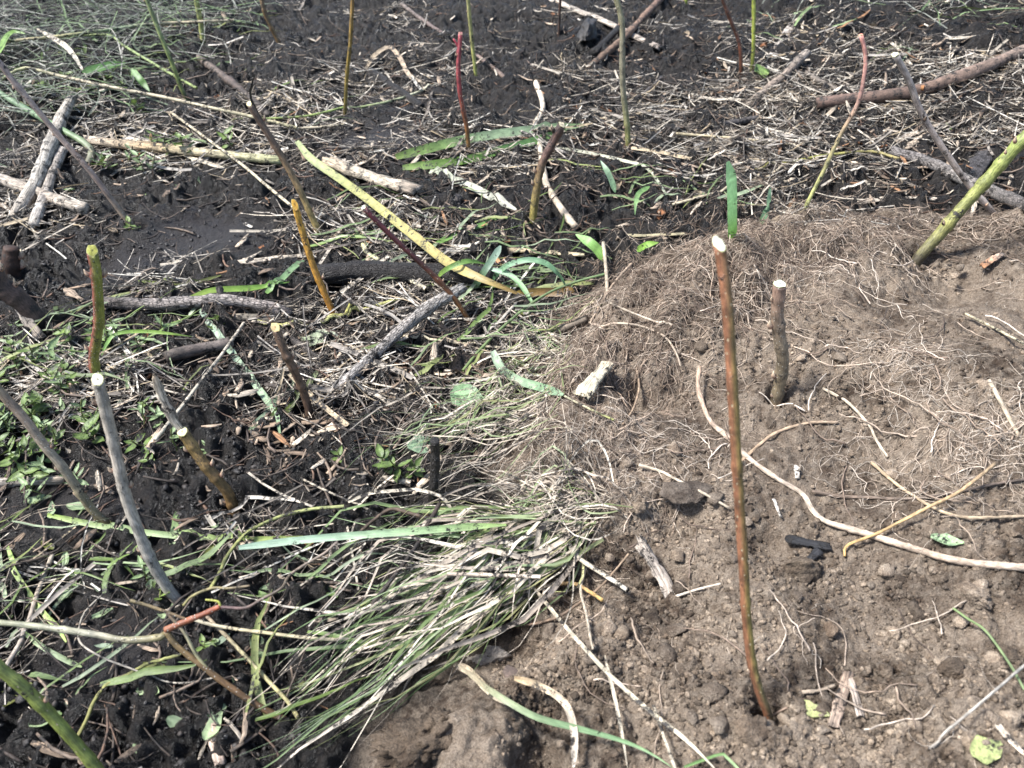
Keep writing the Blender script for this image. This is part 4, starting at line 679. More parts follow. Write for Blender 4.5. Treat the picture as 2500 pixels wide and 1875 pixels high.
    ('thin green leaf leaning before the tall grey-green stake', S(1502, 470, 1492, 440, 1480, 415, 1466, 392), 14, [(.24, .38, .2), (.34, .48, .32)], [.005, .03, .05, .06], 'blade', M_CLEAN),
    ('short green leaf drooping behind the mound', S(1586, 455, 1560, 472, 1552, 495, 1550, 525), 12, [(.22, .38, .12), (.26, .42, .18)], [.03, .035, .03, .01], 'blade', M_CLEAN)):
    blade({'straw': 'straw', 'strap': 'strap_leaf', 'blade': 'pointed_grass_leaf', 'leaf': 'seed_head'}[prof] if not ('stem' in lab or 'twig' in lab or 'stick' in lab or 'culm' in lab) else 'plant_stem', lab,
          'straw' if 'straw' in lab or 'reed' in lab else ('stem' if 'stem' in lab or 'culm' in lab or 'twig' in lab or 'stick' in lab else ('seed head' if prof == 'leaf' else 'leaf')), pts, wp, cols, mat, hh, m=36 if len(pts) > 5 else 24, prof=prof, fold=.32)

# ------------------------------------------------------------------ where loose things lie: label helper
ANCH = [((1870, 1735), 'the tall red-brown stake foot'), ((1900, 970), 'the short brown stake'), ((2250, 610), 'the thick green stake'), ((1960, 525), 'the pink-tipped stake'), ((816, 770), 'the orange stake'),
        ((1145, 790), 'the dark red stake'), ((1145, 380), 'the forked red stake'), ((1300, 550), 'the bent olive stake'), ((842, 288), 'the slender olive stake'), ((1164, 203), 'the far yellow-green stake'),
        ((1534, 370), 'the tall grey-green stake'), ((1815, 190), 'the far dark and green stakes'), ((237, 915), 'the red and green stake'), ((443, 1475), 'the thick grey stake'), ((255, 1270), 'the mottled olive stake'),
        ((569, 1240), 'the speckled brown stake'), ((754, 1006), 'the short knobbly stake'), ((783, 571), 'the split-tipped stake'), ((328, 559), 'the leaning grey-brown stem'), ((210, 1800), 'the corner green stake'),
        ((403, 1600), 'the forked foreground twig'), ((980, 810), 'the flaking grey branch'), ((960, 670), 'the black log'), ((480, 740), 'the curved driftwood'), ((2250, 220), 'the long red-brown log'),
        ((2300, 420), 'the cracked grey log'), ((1050, 1480), 'the big grass tuft'), ((1150, 1080), 'the dry grass fringe'), ((1450, 940), 'the pale wood chunk'), ((2100, 1290), 'the long pale root'),
        ((1190, 1600), 'the flat grey stone'), ((450, 365), 'the split tan stalk'), ((910, 435), 'the rotten pale wood'), ((110, 430), 'the weathered branches'), ((250, 120), 'the far grass tangle'),
        ((2060, 1690), 'the leaning bark chips'), ((1600, 1390), 'the frayed wood scrap'), ((1640, 700), 'the root mound crest'), ((2350, 1050), 'the tan twig on dry soil'), ((1490, 50), 'the far pale slab'),
        ((700, 40), 'the far thin brown stake'), ((2300, 60), 'the far reed slab'), ((1420, 1790), 'the wide tan dry blade'), ((700, 1700), 'the tuft tips'), ((90, 1050), 'the seedling patch'), ((2300, 1650), 'the crooked grey twig')]
AXY = np.array([a[0] for a in ANCH], float)
def near(p):
    u, v_ = proj(np.asarray(p)); i = int(np.argmin((AXY[:, 0]-u)**2+((AXY[:, 1]-v_)*1.3)**2)); dx, dy = u-AXY[i, 0], v_-AXY[i, 1]
    return ('just left of ' if dx < 0 else 'just right of ')+ANCH[i][1] if abs(dx) > abs(dy)*1.2 else ('just behind ' if dy < 0 else 'just in front of ')+ANCH[i][1]
def patch_pts(n, patches, drift=False):                                 # patches: (px, py, rx, ry, weight)
    wts = np.array([p[4] for p in patches], float); pick = R.choice(len(patches), n, p=wts/wts.sum()); pa = np.array(patches, float)[pick]
    r = np.sqrt(R.random(n)); a = R.random(n)*2*math.pi
    px = pa[:, 0]+pa[:, 2]*r*np.cos(a); py = pa[:, 1]+pa[:, 3]*r*np.sin(a)
    py = np.maximum(py, -230); G_ = on_ground(px, py)
    if not drift: return G_, pick
    k_ = sstep(-.12, .22, fbm(G_[:, 0]*5.5, G_[:, 1]*5.5, 88, 2)+.14*(G_[:, 0] > .35)) > R.random(n)      # litter gathers in drifts
    src = np.flatnonzero(k_); mv = np.flatnonzero(~k_); to = R.choice(src, len(mv)); G_[mv] = G_[to]+np.concatenate([R.standard_normal((len(mv), 2))*.03, np.zeros((len(mv), 1))], 1); return G_, pick
def lay(C0, L, ang, m, off, bend, follow, lift=None, tilt=None):
    """centre lines of n strands lying on the ground round points C0"""
    n = len(L); s = np.linspace(-.5, .5, m)[None]; b = bend[:, None]*(s**2-.083)*L[:, None]
    ca, sa = np.cos(ang)[:, None], np.sin(ang)[:, None]; x = C0[:, :1]+s*L[:, None]*ca-b*sa; y = C0[:, 1:2]+s*L[:, None]*sa+b*ca
    g = samp(HF, x, y); lin = (g[:, :1]*(.5-s)+g[:, -1:]*(.5+s)); mid = np.maximum(lin, g.mean(1, keepdims=True))
    z = g*follow+mid*(1-follow)+off[:, None]
    if tilt is not None: z = z+tilt[:, None]*(s+.5)*L[:, None]
    if lift is not None: z = z+lift[:, None]*(1-4*s**2)*L[:, None]
    return np.stack([x, y, z], -1)
PAL_STRAW = np.array([(.52, .46, .37), (.42, .37, .30), (.34, .31, .27), (.26, .23, .195), (.60, .55, .47), (.40, .32, .21), (.17, .145, .12), (.56, .53, .46)])
PAL_DARK = np.array([(.05, .038, .03), (.08, .06, .045), (.12, .09, .07), (.04, .03, .025), (.10, .06, .04), (.16, .12, .09)])
PAL_GREEN = np.array([(.15, .22, .06), (.21, .28, .13), (.28, .34, .21), (.11, .16, .04), (.25, .28, .10), (.17, .23, .10)])
PAL_WOOD = np.array([(.44, .36, .27), (.34, .26, .19), (.5, .43, .34), (.22, .16, .11), (.14, .10, .07), (.3, .16, .08)])
WORDS = {'s': ['tan', 'tan', 'greyish', 'grey-brown', 'pale', 'golden', 'brown', 'whitish'], 'd': ['dark', 'brown', 'grey-brown', 'blackish', 'reddish', 'greyish'],
         'g': ['green', 'grey-green', 'pale green', 'dark green', 'yellow-green', 'dull green'], 'w': ['tan', 'brown', 'pale', 'dark', 'blackish', 'rusty']}
def emit(name, noun, cat, group, P, W, pick, pal, wordkey, mat, kind, n_ind, stuffname, stufflabel, RH=None, k=3, fold=.3, tw=None, rj=0.0, verb='lying', taper=None):
    """the largest n_ind strands as things of their own, the rest as one mass"""
    n, m, _ = P.shape; mid = P[:, m//2]; u, v_ = proj(mid); dz = depth(mid)
    size = arclen(P)[:, -1]*W.mean(1)/dz**2*((u > -60) & (u < 2560) & (v_ > -40) & (v_ < 1915)); order = np.argsort(-size); big, rest = order[:n_ind], order[n_ind:]
    med = np.median(arclen(P[big])[:, -1]) if n_ind else 0; cols = pal[pick]*(1+.14*R.standard_normal((n, 1))); cols = np.clip(cols, .01, .9)
    def geo(ix, P_):
        if kind == 'ribbon': return ribbons(P_, W[ix], fold, None if tw is None else tw[ix]), 3
        return tubes(P_, W[ix]/2, None if RH is None else RH[ix]/2, k, rot=R.random(len(ix))*6, rj=rj), k
    for i in big:
        o0 = mid[i]; (V, Q, st), kk = geo(np.array([i]), (P[i]-o0)[None]); T = None
        if kind != 'ribbon' and k > 3:
            a = np.arange(k); T = [(0, j+1, j) for j in range(1, k-1)]+[(len(V)-k, len(V)-k+j, len(V)-k+j+1) for j in range(1, k-1)]
        c = np.repeat(cols[i][None], len(V), 0)*(1+.1*R.standard_normal((len(V), 1)))
        ln = 'long' if arclen(P[i])[-1] > med else 'short'
        link(name, mesh_np(name, V, Q, T, np.clip(c, 0, 1), st), mat, None, o0, f'{ln} {WORDS[wordkey][pick[i]]} {noun} {verb} {near(o0)}', cat, group, 'thing')
    if len(rest):
        (V, Q, st), kk = geo(rest, P[rest]); c = np.repeat(cols[rest], m*kk, 0)*(1+.12*R.standard_normal((len(V), 1)))
        return link(stuffname, mesh_np(stuffname, V, Q, None, np.clip(c, 0, 1), st), mat, None, None, stufflabel, cat, None, 'stuff')
def rn(n, a, b): return a+(b-a)*R.random(n)

# ------------------------------------------------------------------ straw, twigs, chips and leaves strewn over the mud
LITTER = [(2150, 330, 480, 230, 5), (2050, 100, 620, 190, 3.2), (2650, 250, 260, 330, 1.2), (1650, 330, 340, 200, 2.2), (1250, 470, 420, 130, 1.6), (1000, 620, 420, 120, .9), (450, 300, 520, 120, 1.5), (200, 480, 330, 130, 1.0),
          (300, 830, 420, 130, .9), (150, 1050, 260, 170, .8), (500, 1000, 380, 150, .5), (850, 1050, 280, 180, .6), (1000, 830, 300, 140, .7), (700, 150, 400, 160, 1.2), (1200, 120, 420, 130, 1.0), (1300, 300, 400, 130, 1.1), (900, 480, 350, 120, .8), (500, 1400, 450, 180, .28), (300, 1700, 450, 220, .22), (-150, 900, 220, 900, .7), (650, 650, 500, 400, .8)]
n = 6600; c0, pk = patch_pts(n, LITTER+[(1100, 160, 650, 180, .7), (450, 330, 500, 130, 1.3), (300, 620, 330, 110, .6), (900, 350, 350, 140, 1.2)], True); L = np.exp(rn(n, math.log(.02), math.log(.21))); ang = rn(n, -1, 1)*1.1+rn(n, -.3, .5); ang = np.where(R.random(n) < .35, rn(n, 0, math.pi), ang)
P = lay(c0, L, ang, 5, rn(n, .001, .013), np.where(R.random(n) < .7, rn(n, -.12, .12), rn(n, -.6, .6)), np.where(L > .07, .1, .35)[:, None], None, rn(n, -.06, .08)); W = (rn(n, .0010, .0036)*(1+(R.random(n) < .1)*1.5))[:, None]*np.ones((1, 5))
emit('straw_piece', 'straw piece', 'straw', 'loose straw pieces on the mud', P, W, R.choice(8, n, p=[.15, .15, .16, .15, .12, .06, .13, .08]), PAL_STRAW, 's', M_STRAW, 'ribbon', 290, 'straw_litter', 'mass of broken tan and grey straw strewn over the mud', fold=.5, tw=rn(n, -.7, .7)[:, None]*np.ones((1, 5)))
n = 4600; c0, pk = patch_pts(n, LITTER+[(1200, 300, 700, 300, 3), (400, 1500, 600, 400, 1.2), (800, 900, 500, 300, 2)]); L = np.exp(rn(n, math.log(.015), math.log(.10))); ang = rn(n, 0, math.pi)
P = lay(c0, L, ang, 4, rn(n, .0005, .008), rn(n, -.7, .7), .4, None, rn(n, -.1, .15)); W = (np.exp(rn(n, math.log(.0012), math.log(.0055)))*np.minimum(1, L/.03))[:, None]*np.array([[1, 1, .9, .6]])
emit('twig', 'bit of twig', 'twig', 'broken twigs on the mud', P, W, R.choice(6, n), PAL_DARK, 'd', M_TWIG, 'tube', 200, 'twig_litter', 'mass of dark broken twigs and stems trodden into the mud', k=5, rj=.12)
n = 2300; c0, pk = patch_pts(n, LITTER+[(1200, 250, 600, 250, 2), (900, 1000, 400, 200, 2), (400, 1500, 600, 400, 1), (2100, 250, 400, 240, 5)]); L = np.exp(rn(n, math.log(.008), math.log(.055))); ang = rn(n, 0, math.pi)
P = lay(c0, L, ang, 4, rn(n, .002, .009), rn(n, -.3, .3), .2, None, rn(n, -.2, .25)); W = (L*rn(n, .12, .32)*np.where(depth(c0) < 1.2, .7, 1))[:, None]*rn(n*4, .7, 1.2).reshape(n, 4)*np.array([[.6, 1, 1, .5]])
emit('wood_chip', 'wood chip', 'wood chip', 'loose wood chips in the litter', P, W, R.choice(6, n, p=[.22, .22, .16, .16, .14, .1]), PAL_WOOD, 'w', M_WOOD, 'tube', 260, 'chip_litter', 'mass of small bark and wood crumbs in the mud', RH=W*.2, k=6, rj=.22)
# green blades lying about
GRASSY = [(300, 80, 420, 120, 3), (350, 250, 420, 120, 1.5), (1150, 620, 330, 90, 2), (1250, 760, 170, 120, 1.6), (1250, 480, 420, 90, 1.2), (300, 850, 300, 110, 2), (120, 1370, 220, 150, .7), (350, 1330, 300, 110, .35), (200, 1650, 350, 180, .5), (1150, 900, 200, 100, .8), (780, 1530, 200, 200, 1), (1700, 470, 300, 60, .5), (2100, 60, 400, 90, .7), (2250, 120, 300, 100, .4), (750, 250, 200, 100, .6)]
n = 270; c0, pk = patch_pts(n, GRASSY); L = rn(n, .05, .2); ang = rn(n, -.5, 1.3); ang = np.where(R.random(n) < .3, rn(n, 0, math.pi), ang)
P = lay(c0, L, ang, 8, rn(n, .003, .016), rn(n, -.5, .5), .35, rn(n, 0, .07), rn(n, -.05, .06)); s8 = np.linspace(0, 1, 8); W = (.0022+.008*R.random(n)**1.8)[:, None]*(np.minimum(1, .6+3*s8)*np.minimum(1, .06+2.2*(1-s8)))[None]
emit('fallen_grass_leaf', 'grass blade', 'grass', 'loose green grass blades', P, W, R.choice(6, n), PAL_GREEN, 'g', M_BLADE, 'ribbon', 240, 'grass_litter', 'thin green grass blades scattered through the litter', tw=rn(n, -.6, .6)[:, None]*np.linspace(.3, 1.6, 8)[None])
# far grass tangle
n = 780; c0, pk = patch_pts(n, [(120, 60, 420, 150, 4), (60, 230, 260, 110, 2), (350, 40, 300, 110, 1.5), (-200, 200, 260, 260, 1.5), (2350, 10, 420, 70, .45)]); L = rn(n, .1, .45); ang = np.where(R.random(n) < .6, rn(n, -.5, .5), rn(n, 0, math.pi))
P = lay(c0, L, ang, 8, rn(n, .005, .05), rn(n, -1.4, 1.4), .3, rn(n, -.05, .2), rn(n, -.15, .2)); P[:, :, :2] += .012*np.cumsum(R.standard_normal((n, 8, 2)), 1)*.5; W = (.0014+.006*R.random(n)**2)[:, None]*np.ones((1, 8))
palT = np.array([(.24, .25, .21), (.14, .17, .12), (.36, .35, .30), (.10, .13, .08), (.15, .22, .10), (.08, .085, .07)]); (V, Q, st) = ribbons(P, W, .4); pick = R.choice(6, n)
link('grass_tangle', mesh_np('grass_tangle', V, Q, None, np.repeat(palT[pick]*(1+.15*R.standard_normal((n, 1))), 24, 0).clip(.01, .8), st), M_STRAW, None, None, 'tangled mat of grey-green dead grass in the far corners', 'grass', None, 'stuff')
# fine dead stems and rootlets over the whole mud
n = 4200; c0, pk = patch_pts(n, LITTER+[(1200, 300, 800, 330, 2), (350, 1500, 620, 420, 1.2), (800, 900, 500, 300, 2)], True); L = rn(n, .02, .13); ang = rn(n, 0, math.pi)
P = lay(c0, L, ang, 6, rn(n, .001, .012), rn(n, -1.6, 1.6), .35, rn(n, 0, .06)); W = rn(n, .0006, .0016)[:, None]*np.ones((1, 6)); V, Q, st = tubes(P, W/2, None, 3); pal = np.array([(.36, .31, .25), (.22, .18, .15), (.10, .08, .065), (.45, .38, .29), (.06, .05, .04)])
link('fine_stems', mesh_np('fine_stems', V, Q, None, np.repeat(pal[R.choice(5, n)]*(1+.15*R.standard_normal((n, 1))), 18, 0).clip(.01, .8), st), M_STRAW, None, None, 'mass of hair-thin dead stems and rootlets over the mud', 'litter', None, 'stuff')

# ------------------------------------------------------------------ dead leaves and fallen green leaves
def leaf_mesh(name, Ln, Wd, col, seed, curl=.3, m=7, ragged=.12, tip=1.0):
    rg = np.random.default_rng(seed); s = np.linspace(0, 1, m); w_ = Wd/2*np.sin(np.pi*np.clip(s, .03, .97)**.75)**.8; V = []; cl = []
    for i in range(m):
        for j in (-1, -.5, 0, .5, 1):
            ww = w_[i]*(1+ragged*rg.standard_normal()*(abs(j) == 1)); V.append((Ln*(s[i]-.5), ww*j, curl*Wd*(.55*j*j+.8*(s[i]-.5)**2)+ragged*.18*Wd*rg.standard_normal())); cl.append(np.array(col)*(1.18 if j == 0 else 1)*(1+.1*rg.standard_normal()))
    idx = np.arange(m*5).reshape(m, 5); Q = np.stack([idx[:-1, :-1], idx[1:, :-1], idx[1:, 1:], idx[:-1, 1:]], -1); V = np.array(V)
    return mesh_np(name, V, Q, None, np.clip(cl, 0, 1), V)
def put_leaf(name, label, px, py, Lpx, Wpx, rot, col, mat, seed, curl=.3, tilt=(0, 0), off=.006, cat='leaf', group=None, ragged=.12):
    p = on_ground(np.array(float(px)), np.array(float(py)), off); d_ = depth(p)/FPX
    o = link(name, leaf_mesh(name, Lpx*d_, Wpx*d_*1.25, col, seed, curl, ragged=ragged), mat, None, p, label, cat, group); o.rotation_euler = (tilt[0], tilt[1], rot); return o
put_leaf('green_leaf', 'pointed pale green leaf lying in the fringe beside the mound', 1145, 972, 96, 56, -.5, (.22, .36, .18), M_LEAF, 1, .1, (.3, .1), .02)
put_leaf('green_leaf', 'torn pale green leaf lying flat above the black peg', 1036, 1082, 84, 46, .25, (.26, .38, .24), M_LEAF, 2, .15, (.2, 0), .015)
put_leaf('yellow_leaf', 'yellowing leaf scrap on the soil beside the tall stake foot', 1985, 1735, 76, 36, -.4, (.36, .38, .17), M_LEAF, 3, .2)
put_leaf('yellow_leaf', 'oval yellow-green leaf with a brown blotch in the lower corner', 2408, 1830, 88, 52, .3, (.36, .41, .17), M_LEAF, 4, .15)
put_leaf('green_leaf', 'small pale green leaf on the soil near the long root', 2312, 1320, 76, 30, -.25, (.36, .5, .28), M_LEAF, 5, .2)
put_leaf('dead_leaf', 'crumpled brown dead leaf lying beside the fringe top', 1140, 900, 100, 60, .6, (.16, .11, .08), M_DLEAF, 6, .5, (.3, .2), .02, ragged=.3)
put_leaf('dead_leaf', 'dark upright dead leaf behind the flaking branch', 958, 905, 60, 34, 1.3, (.05, .04, .032), M_DLEAF, 7, .5, (.5, .3), .02, ragged=.3)
put_leaf('dead_leaf', 'tan folded dead leaf leaning in the dark litter', 1002, 955, 66, 26, 1.3, (.34, .26, .17), M_DLEAF, 8, .6, (.4, .3), .02, ragged=.2)
put_leaf('dead_leaf', 'dark grey flat bark leaf beside the pale green one', 1012, 975, 60, 26, .9, (.10, .085, .075), M_DLEAF, 9, .1, (.2, .1), .015)
put_leaf('green_leaf', 'small green leaf cluster by the far stake pair', 1858, 178, 44, 34, .4, (.3, .44, .14), M_LEAF, 10, .3, (.4, .2), .03)
br = link('bramble_leaf', None, None, None, on_ground(np.array(775.), np.array(825.), .012), 'pale three-part bramble leaf lying beside the knobbly stake', 'leaf')
for i, (dx, dy, rot, sz) in enumerate(((-.022, .004, 2.5, .042), (.004, -.006, -2.1, .05), (.03, -.012, -1.0, .044))):
    l = link('leaflet', leaf_mesh('leaflet', sz, sz*.72, (.32, .37, .24), 40+i, .12), M_LEAF, br, (dx, dy, .002*i)); l.rotation_euler = (.1, .1, rot)
n = 240; c0, pk = patch_pts(n, LITTER+[(1000, 880, 260, 180, 4), (900, 1000, 300, 140, 3), (1900, 280, 500, 200, 3)]); LW = ['brown', 'dark', 'rusty', 'tan']
protos = [leaf_mesh('dead_leaf', 1, rn(1, .4, .75)[0], cc, 60+i, .5, ragged=.3) for i, cc in enumerate([(.14, .09, .06), (.05, .04, .033), (.28, .12, .05), (.32, .25, .17)]*2)]
for i in range(n):
    q = int(R.integers(8)); o = link('dead_leaf', protos[q], M_DLEAF, None, c0[i]+[0, 0, .008], f'curled {LW[q % 4]} dead leaf lying {near(c0[i])}', 'leaf', 'small dead leaves in the litter')
    sz = rn(1, .012, .034)[0]*(1.2 if c0[i][1] > 1.6 else 1); o.scale = (sz, sz, sz); o.rotation_euler = (*rn(2, -.6, .6), rn(1, 0, 6.28)[0])
# muddied green leaves lying flat in the lower mud
n = 100; c0, pk = patch_pts(n, [(400, 1550, 450, 300, 3), (150, 1330, 250, 150, 2), (120, 1000, 200, 160, 2), (600, 1400, 250, 150, 1), (250, 430, 300, 110, 1), (1250, 730, 160, 90, .6), (2000, 150, 300, 120, .6)])
gp = [leaf_mesh('fallen_leaf', 1, w_, cc, 90+i, .25) for i, (cc, w_) in enumerate((((.14, .22, .07), .4), ((.24, .32, .18), .5), ((.3, .38, .26), .35), ((.16, .18, .04), .45), ((.34, .44, .24), .55)))]; GW = ['green', 'dull green', 'grey-green', 'olive', 'pale green']
for i in range(n):
    q = int(R.integers(5)); o = link('fallen_leaf', gp[q], M_LEAF, None, c0[i]+[0, 0, .009], f'small {GW[q]} fallen leaf lying flat {near(c0[i])}', 'leaf', 'small fallen green leaves')
    sz = rn(1, .018, .042)[0]; o.scale = (sz, sz, sz); o.rotation_euler = (*rn(2, -.4, .4), rn(1, 0, 6.28)[0])
# little round green fruits
import bmesh
for (px, py) in ((755, 1413), (237, 1832), (2045, 148), (2035, 158), (2022, 140), (2310, 306), (2322, 318), (1602, 420), (1590, 428), (2055, 160), (2028, 130)):
    bm = bmesh.new(); bmesh.ops.create_icosphere(bm, subdivisions=2, radius=.0052); bmesh.ops.translate(bm, verts=bm.verts, vec=(0, 0, 0))
    V = np.array([v_.co[:] for v_ in bm.verts]); F = np.array([[q.index for q in f.verts] for f in bm.faces]); bm.free(); V[:, 2] = V[:, 2]*1.12; V = V*(1+.06*R.standard_normal((len(V), 1)))
    p = on_ground(np.array(float(px)), np.array(float(py)), .006); o = link('green_berry', mesh_np('green_berry', V, None, F, np.tile((.24, .34, .07), (len(V), 1)), V), M_LEAF, None, p, f'tiny round green berry lying {near(p)}', 'berry', 'green berries in the litter')
    link('calyx', leaf_mesh('calyx', .006, .003, (.2, .24, .08), 7, .4), M_LEAF, o, (0, 0, .0062))

# ------------------------------------------------------------------ seedlings
def leaflet_mesh(kind): return leaf_mesh('leaf', .027, (.013, .0095, .015)[kind], ((.15, .22, .06), (.2, .28, .13), (.12, .18, .05))[kind], 120+kind, .22, 6, .03)
LM = [leaflet_mesh(k_) for k_ in range(3)]; STM = []
for k_ in range(3):
    Ps = catmull(np.array([(0, 0, -.008), (.003, .002, .012), (.004, -.002, .026), (.008, 0, .045)]), 6); V, Q, st = tubes(Ps[None], np.full((1, 6), .0012), None, 5); STM.append(mesh_np('stem', V, Q, None, np.tile((.2, .24, .08), (len(V), 1)), st))
SEED = [(110, 1010, 170, 120, 5), (60, 1170, 90, 70, 1.5), (130, 880, 150, 80, 2), (330, 1030, 90, 60, .8), (230, 1170, 60, 60, .4), (330, 420, 160, 60, 1.3), (260, 250, 160, 60, 1.3), (100, 150, 150, 80, .8), (410, 1130, 120, 60, .5), (20, 600, 80, 60, .5), (480, 800, 120, 40, .6), (620, 360, 60, 30, .5), (830, 1190, 200, 120, .5), (500, 1500, 260, 160, .8), (960, 1200, 60, 60, .3), (1290, 800, 40, 50, .3), (300, 560, 80, 30, .3), (250, 820, 200, 50, 1)]
n = 95; c0, pk = patch_pts(n, SEED); pk = R.integers(0, 3, n)
for i in range(n):
    kd = int(pk[i]); u_, v_ = proj(c0[i]); sz = rn(1, .6, 1.15)[0]*(1.2 if v_ < 500 else 1)
    o = link('seedling', None, None, None, c0[i]+[0, 0, .002], f"{('green', 'pale green', 'dark green')[kd]} {'large' if sz > .9 else 'small'} seedling growing {near(c0[i])}", 'seedling', 'seedlings sprouting from the mud'); o.scale = (sz,)*3; o.rotation_euler = (*rn(2, -.35, .35), rn(1, 0, 6.28)[0])
    link('stem', STM[kd], M_LEAF, o)
    for j in range(int(R.integers(4, 8))):
        l = link('leaf', LM[kd], M_LEAF, o); a = j*1.57*1.0+(j//2)*.8+rn(1, -.3, .3)[0]; hgt = .012+.006*j; r_ = .015*(1-.05*j)*rn(1, .8, 1.2)[0]
        l.location = (r_*math.cos(a)+.004, r_*math.sin(a), hgt+.003); l.rotation_euler = (rn(1, -.3, .3)[0], rn(1, -.55, -.05)[0], a); l.scale = (rn(1, .7, 1.15)[0],)*3

# ------------------------------------------------------------------ grass tufts: blades fanning from a crown
def tuft(name, label, crown, tips, n, npart, wr, pals, hmax, seed, widths=(.0018, .0075), spread=34, lift=.05):
    rg = np.random.default_rng(seed); cx = on_ground(np.array(float(crown[0])), np.array(float(crown[1]))); tp = np.array(tips, float); ch = rg.choice(len(tp), n, p=tp[:, 4]/tp[:, 4].sum()); tt = tp[ch]
    a = rg.random(n)*6.28; r_ = np.sqrt(rg.random(n)); E = on_ground(tt[:, 0]+tt[:, 2]*r_*np.cos(a), tt[:, 1]+tt[:, 3]*r_*np.sin(a)); f = rg.random(n)
    B0 = on_ground(crown[0]+rg.standard_normal(n)*spread, crown[1]+rg.standard_normal(n)*spread*.7); s = np.linspace(0, 1, 9)[None, :, None]
    s_end = (.45+.55*rg.random(n)**.6)[:, None, None]; ss = s*s_end
    P = B0[:, None]*(1-ss)+E[:, None]*ss; side = nrm(np.cross(E-B0, [0, 0, 1.]))[:, None]; P = P+side*((rg.standard_normal(n)*.03)[:, None, None]*np.sin(ss*3.1)+(rg.standard_normal(n)*.018)[:, None, None]*np.sin(ss*6.2)+((rg.random(n) < .35)*rg.standard_normal(n)*.16)[:, None, None]*np.maximum(ss-(.25+.5*rg.random(n))[:, None, None], 0))
    arch = (hmax*rg.random(n)**.8)[:, None]; g = samp(HF, P[..., 0], P[..., 1]); sv = ss[..., 0]
    P[..., 2] = np.maximum(g, .6*g+.4*P[..., 2])+.004+arch*(np.sin(np.clip(sv, 0, 1)*2.75)**.8)+.01*(1-sv)
    W = (widths[0]+(widths[1]-widths[0])*rg.random(n)**2.6)[:, None]*(np.minimum(1, .5+2*s[..., 0])*np.minimum(1, .08+1.7*(1-s[..., 0])))
    pi = rg.choice(len(pals), n, p=wr); pal = np.array([p_[0] for p_ in pals]); pal2 = np.array([p_[1] for p_ in pals]); c = (pal[pi][:, None]*(1-s)+pal2[pi][:, None]*s)*(1+.13*rg.standard_normal((n, 1, 1)))
    twv = (rg.standard_normal(n)*.5)[:, None]*np.linspace(.4, 1.5, 9)[None]; root = link(name, None, None, None, cx, label, 'grass tuft'); order = np.argsort(-W.mean(1)*arclen(P)[:, -1])
    for i in order[:npart]:
        V, Q, st = ribbons((P[i]-cx)[None], W[i][None], .35, twv[i][None]); link('blade', mesh_np('blade', V, Q, None, np.repeat(c[i], 3, 0).clip(.01, .9), st), M_CLEAN if pi[i] >= len(pals)//2 else M_STRAW, root)
    r2 = order[npart:]
    if len(r2):
        V, Q, st = ribbons(P[r2]-cx, W[r2], .35, twv[r2]); link('thin_blades', mesh_np('thin_blades', V, Q, None, np.repeat(c[r2].reshape(-1, 3), 3, 0).clip(.01, .9), st), M_STRAW, root, kind='stuff')
    return root
DRY = [((.46, .39, .30), (.54, .48, .39)), ((.34, .28, .22), (.44, .38, .31)), ((.54, .48, .39), (.6, .55, .46)), ((.24, .2, .16), (.34, .29, .23))]
GRN = [((.30, .33, .16), (.23, .33, .15)), ((.2, .25, .09), (.19, .28, .12)), ((.34, .39, .2), (.28, .38, .22)), ((.42, .38, .2), (.3, .34, .14))]
tuft('grass_tuft', 'large uprooted tuft of green and tan grass draped down the bank', (1370, 1290), [(700, 1780, 190, 130, 4), (860, 1600, 180, 120, 4), (600, 1880, 160, 120, 3), (820, 1440, 160, 70, 2.2), (1000, 1500, 140, 120, 2), (760, 1350, 120, 40, .8), (1150, 1520, 80, 80, .9), (1200, 1640, 60, 60, .3)], 290, 250, [.2, .12, .2, .05, .13, .14, .1, .06], DRY+GRN, .05, 5, (.0018, .0095), 44)
tuft('dry_tuft', 'fringe of fine dry tan grass spilling from the mound edge', (1290, 1000), [(960, 1130, 130, 90, 3), (1050, 1050, 120, 90, 3), (900, 1230, 120, 70, 2), (1080, 1180, 110, 80, 2), (1120, 960, 80, 60, 1), (800, 1130, 120, 60, .8)], 170, 120, [.24, .2, .2, .14, .08, .05, .05, .04], DRY+GRN, .028, 6, (.0012, .0038), 46)
tuft('dry_tuft', 'smaller clump of dry straw grass lying behind the squarish clod', (1430, 1235), [(1150, 1245, 120, 50, 2), (1230, 1200, 110, 50, 2), (1000, 1260, 120, 40, 1.4), (1280, 1290, 70, 50, 1)], 170, 100, [.2, .34, .1, .26, .03, .03, .02, .02], DRY+GRN, .035, 7, (.0012, .0036), 44)
tuft('dry_tuft', 'dry grass edging the mound beside the twisted leaf', (1350, 860), [(1180, 930, 110, 50, 2), (1230, 880, 90, 60, 2), (1160, 1000, 100, 50, 1.4), (1260, 800, 60, 60, 1)], 100, 60, [.26, .2, .2, .12, .08, .05, .05, .04], DRY+GRN, .02, 8, (.0011, .003), 40)

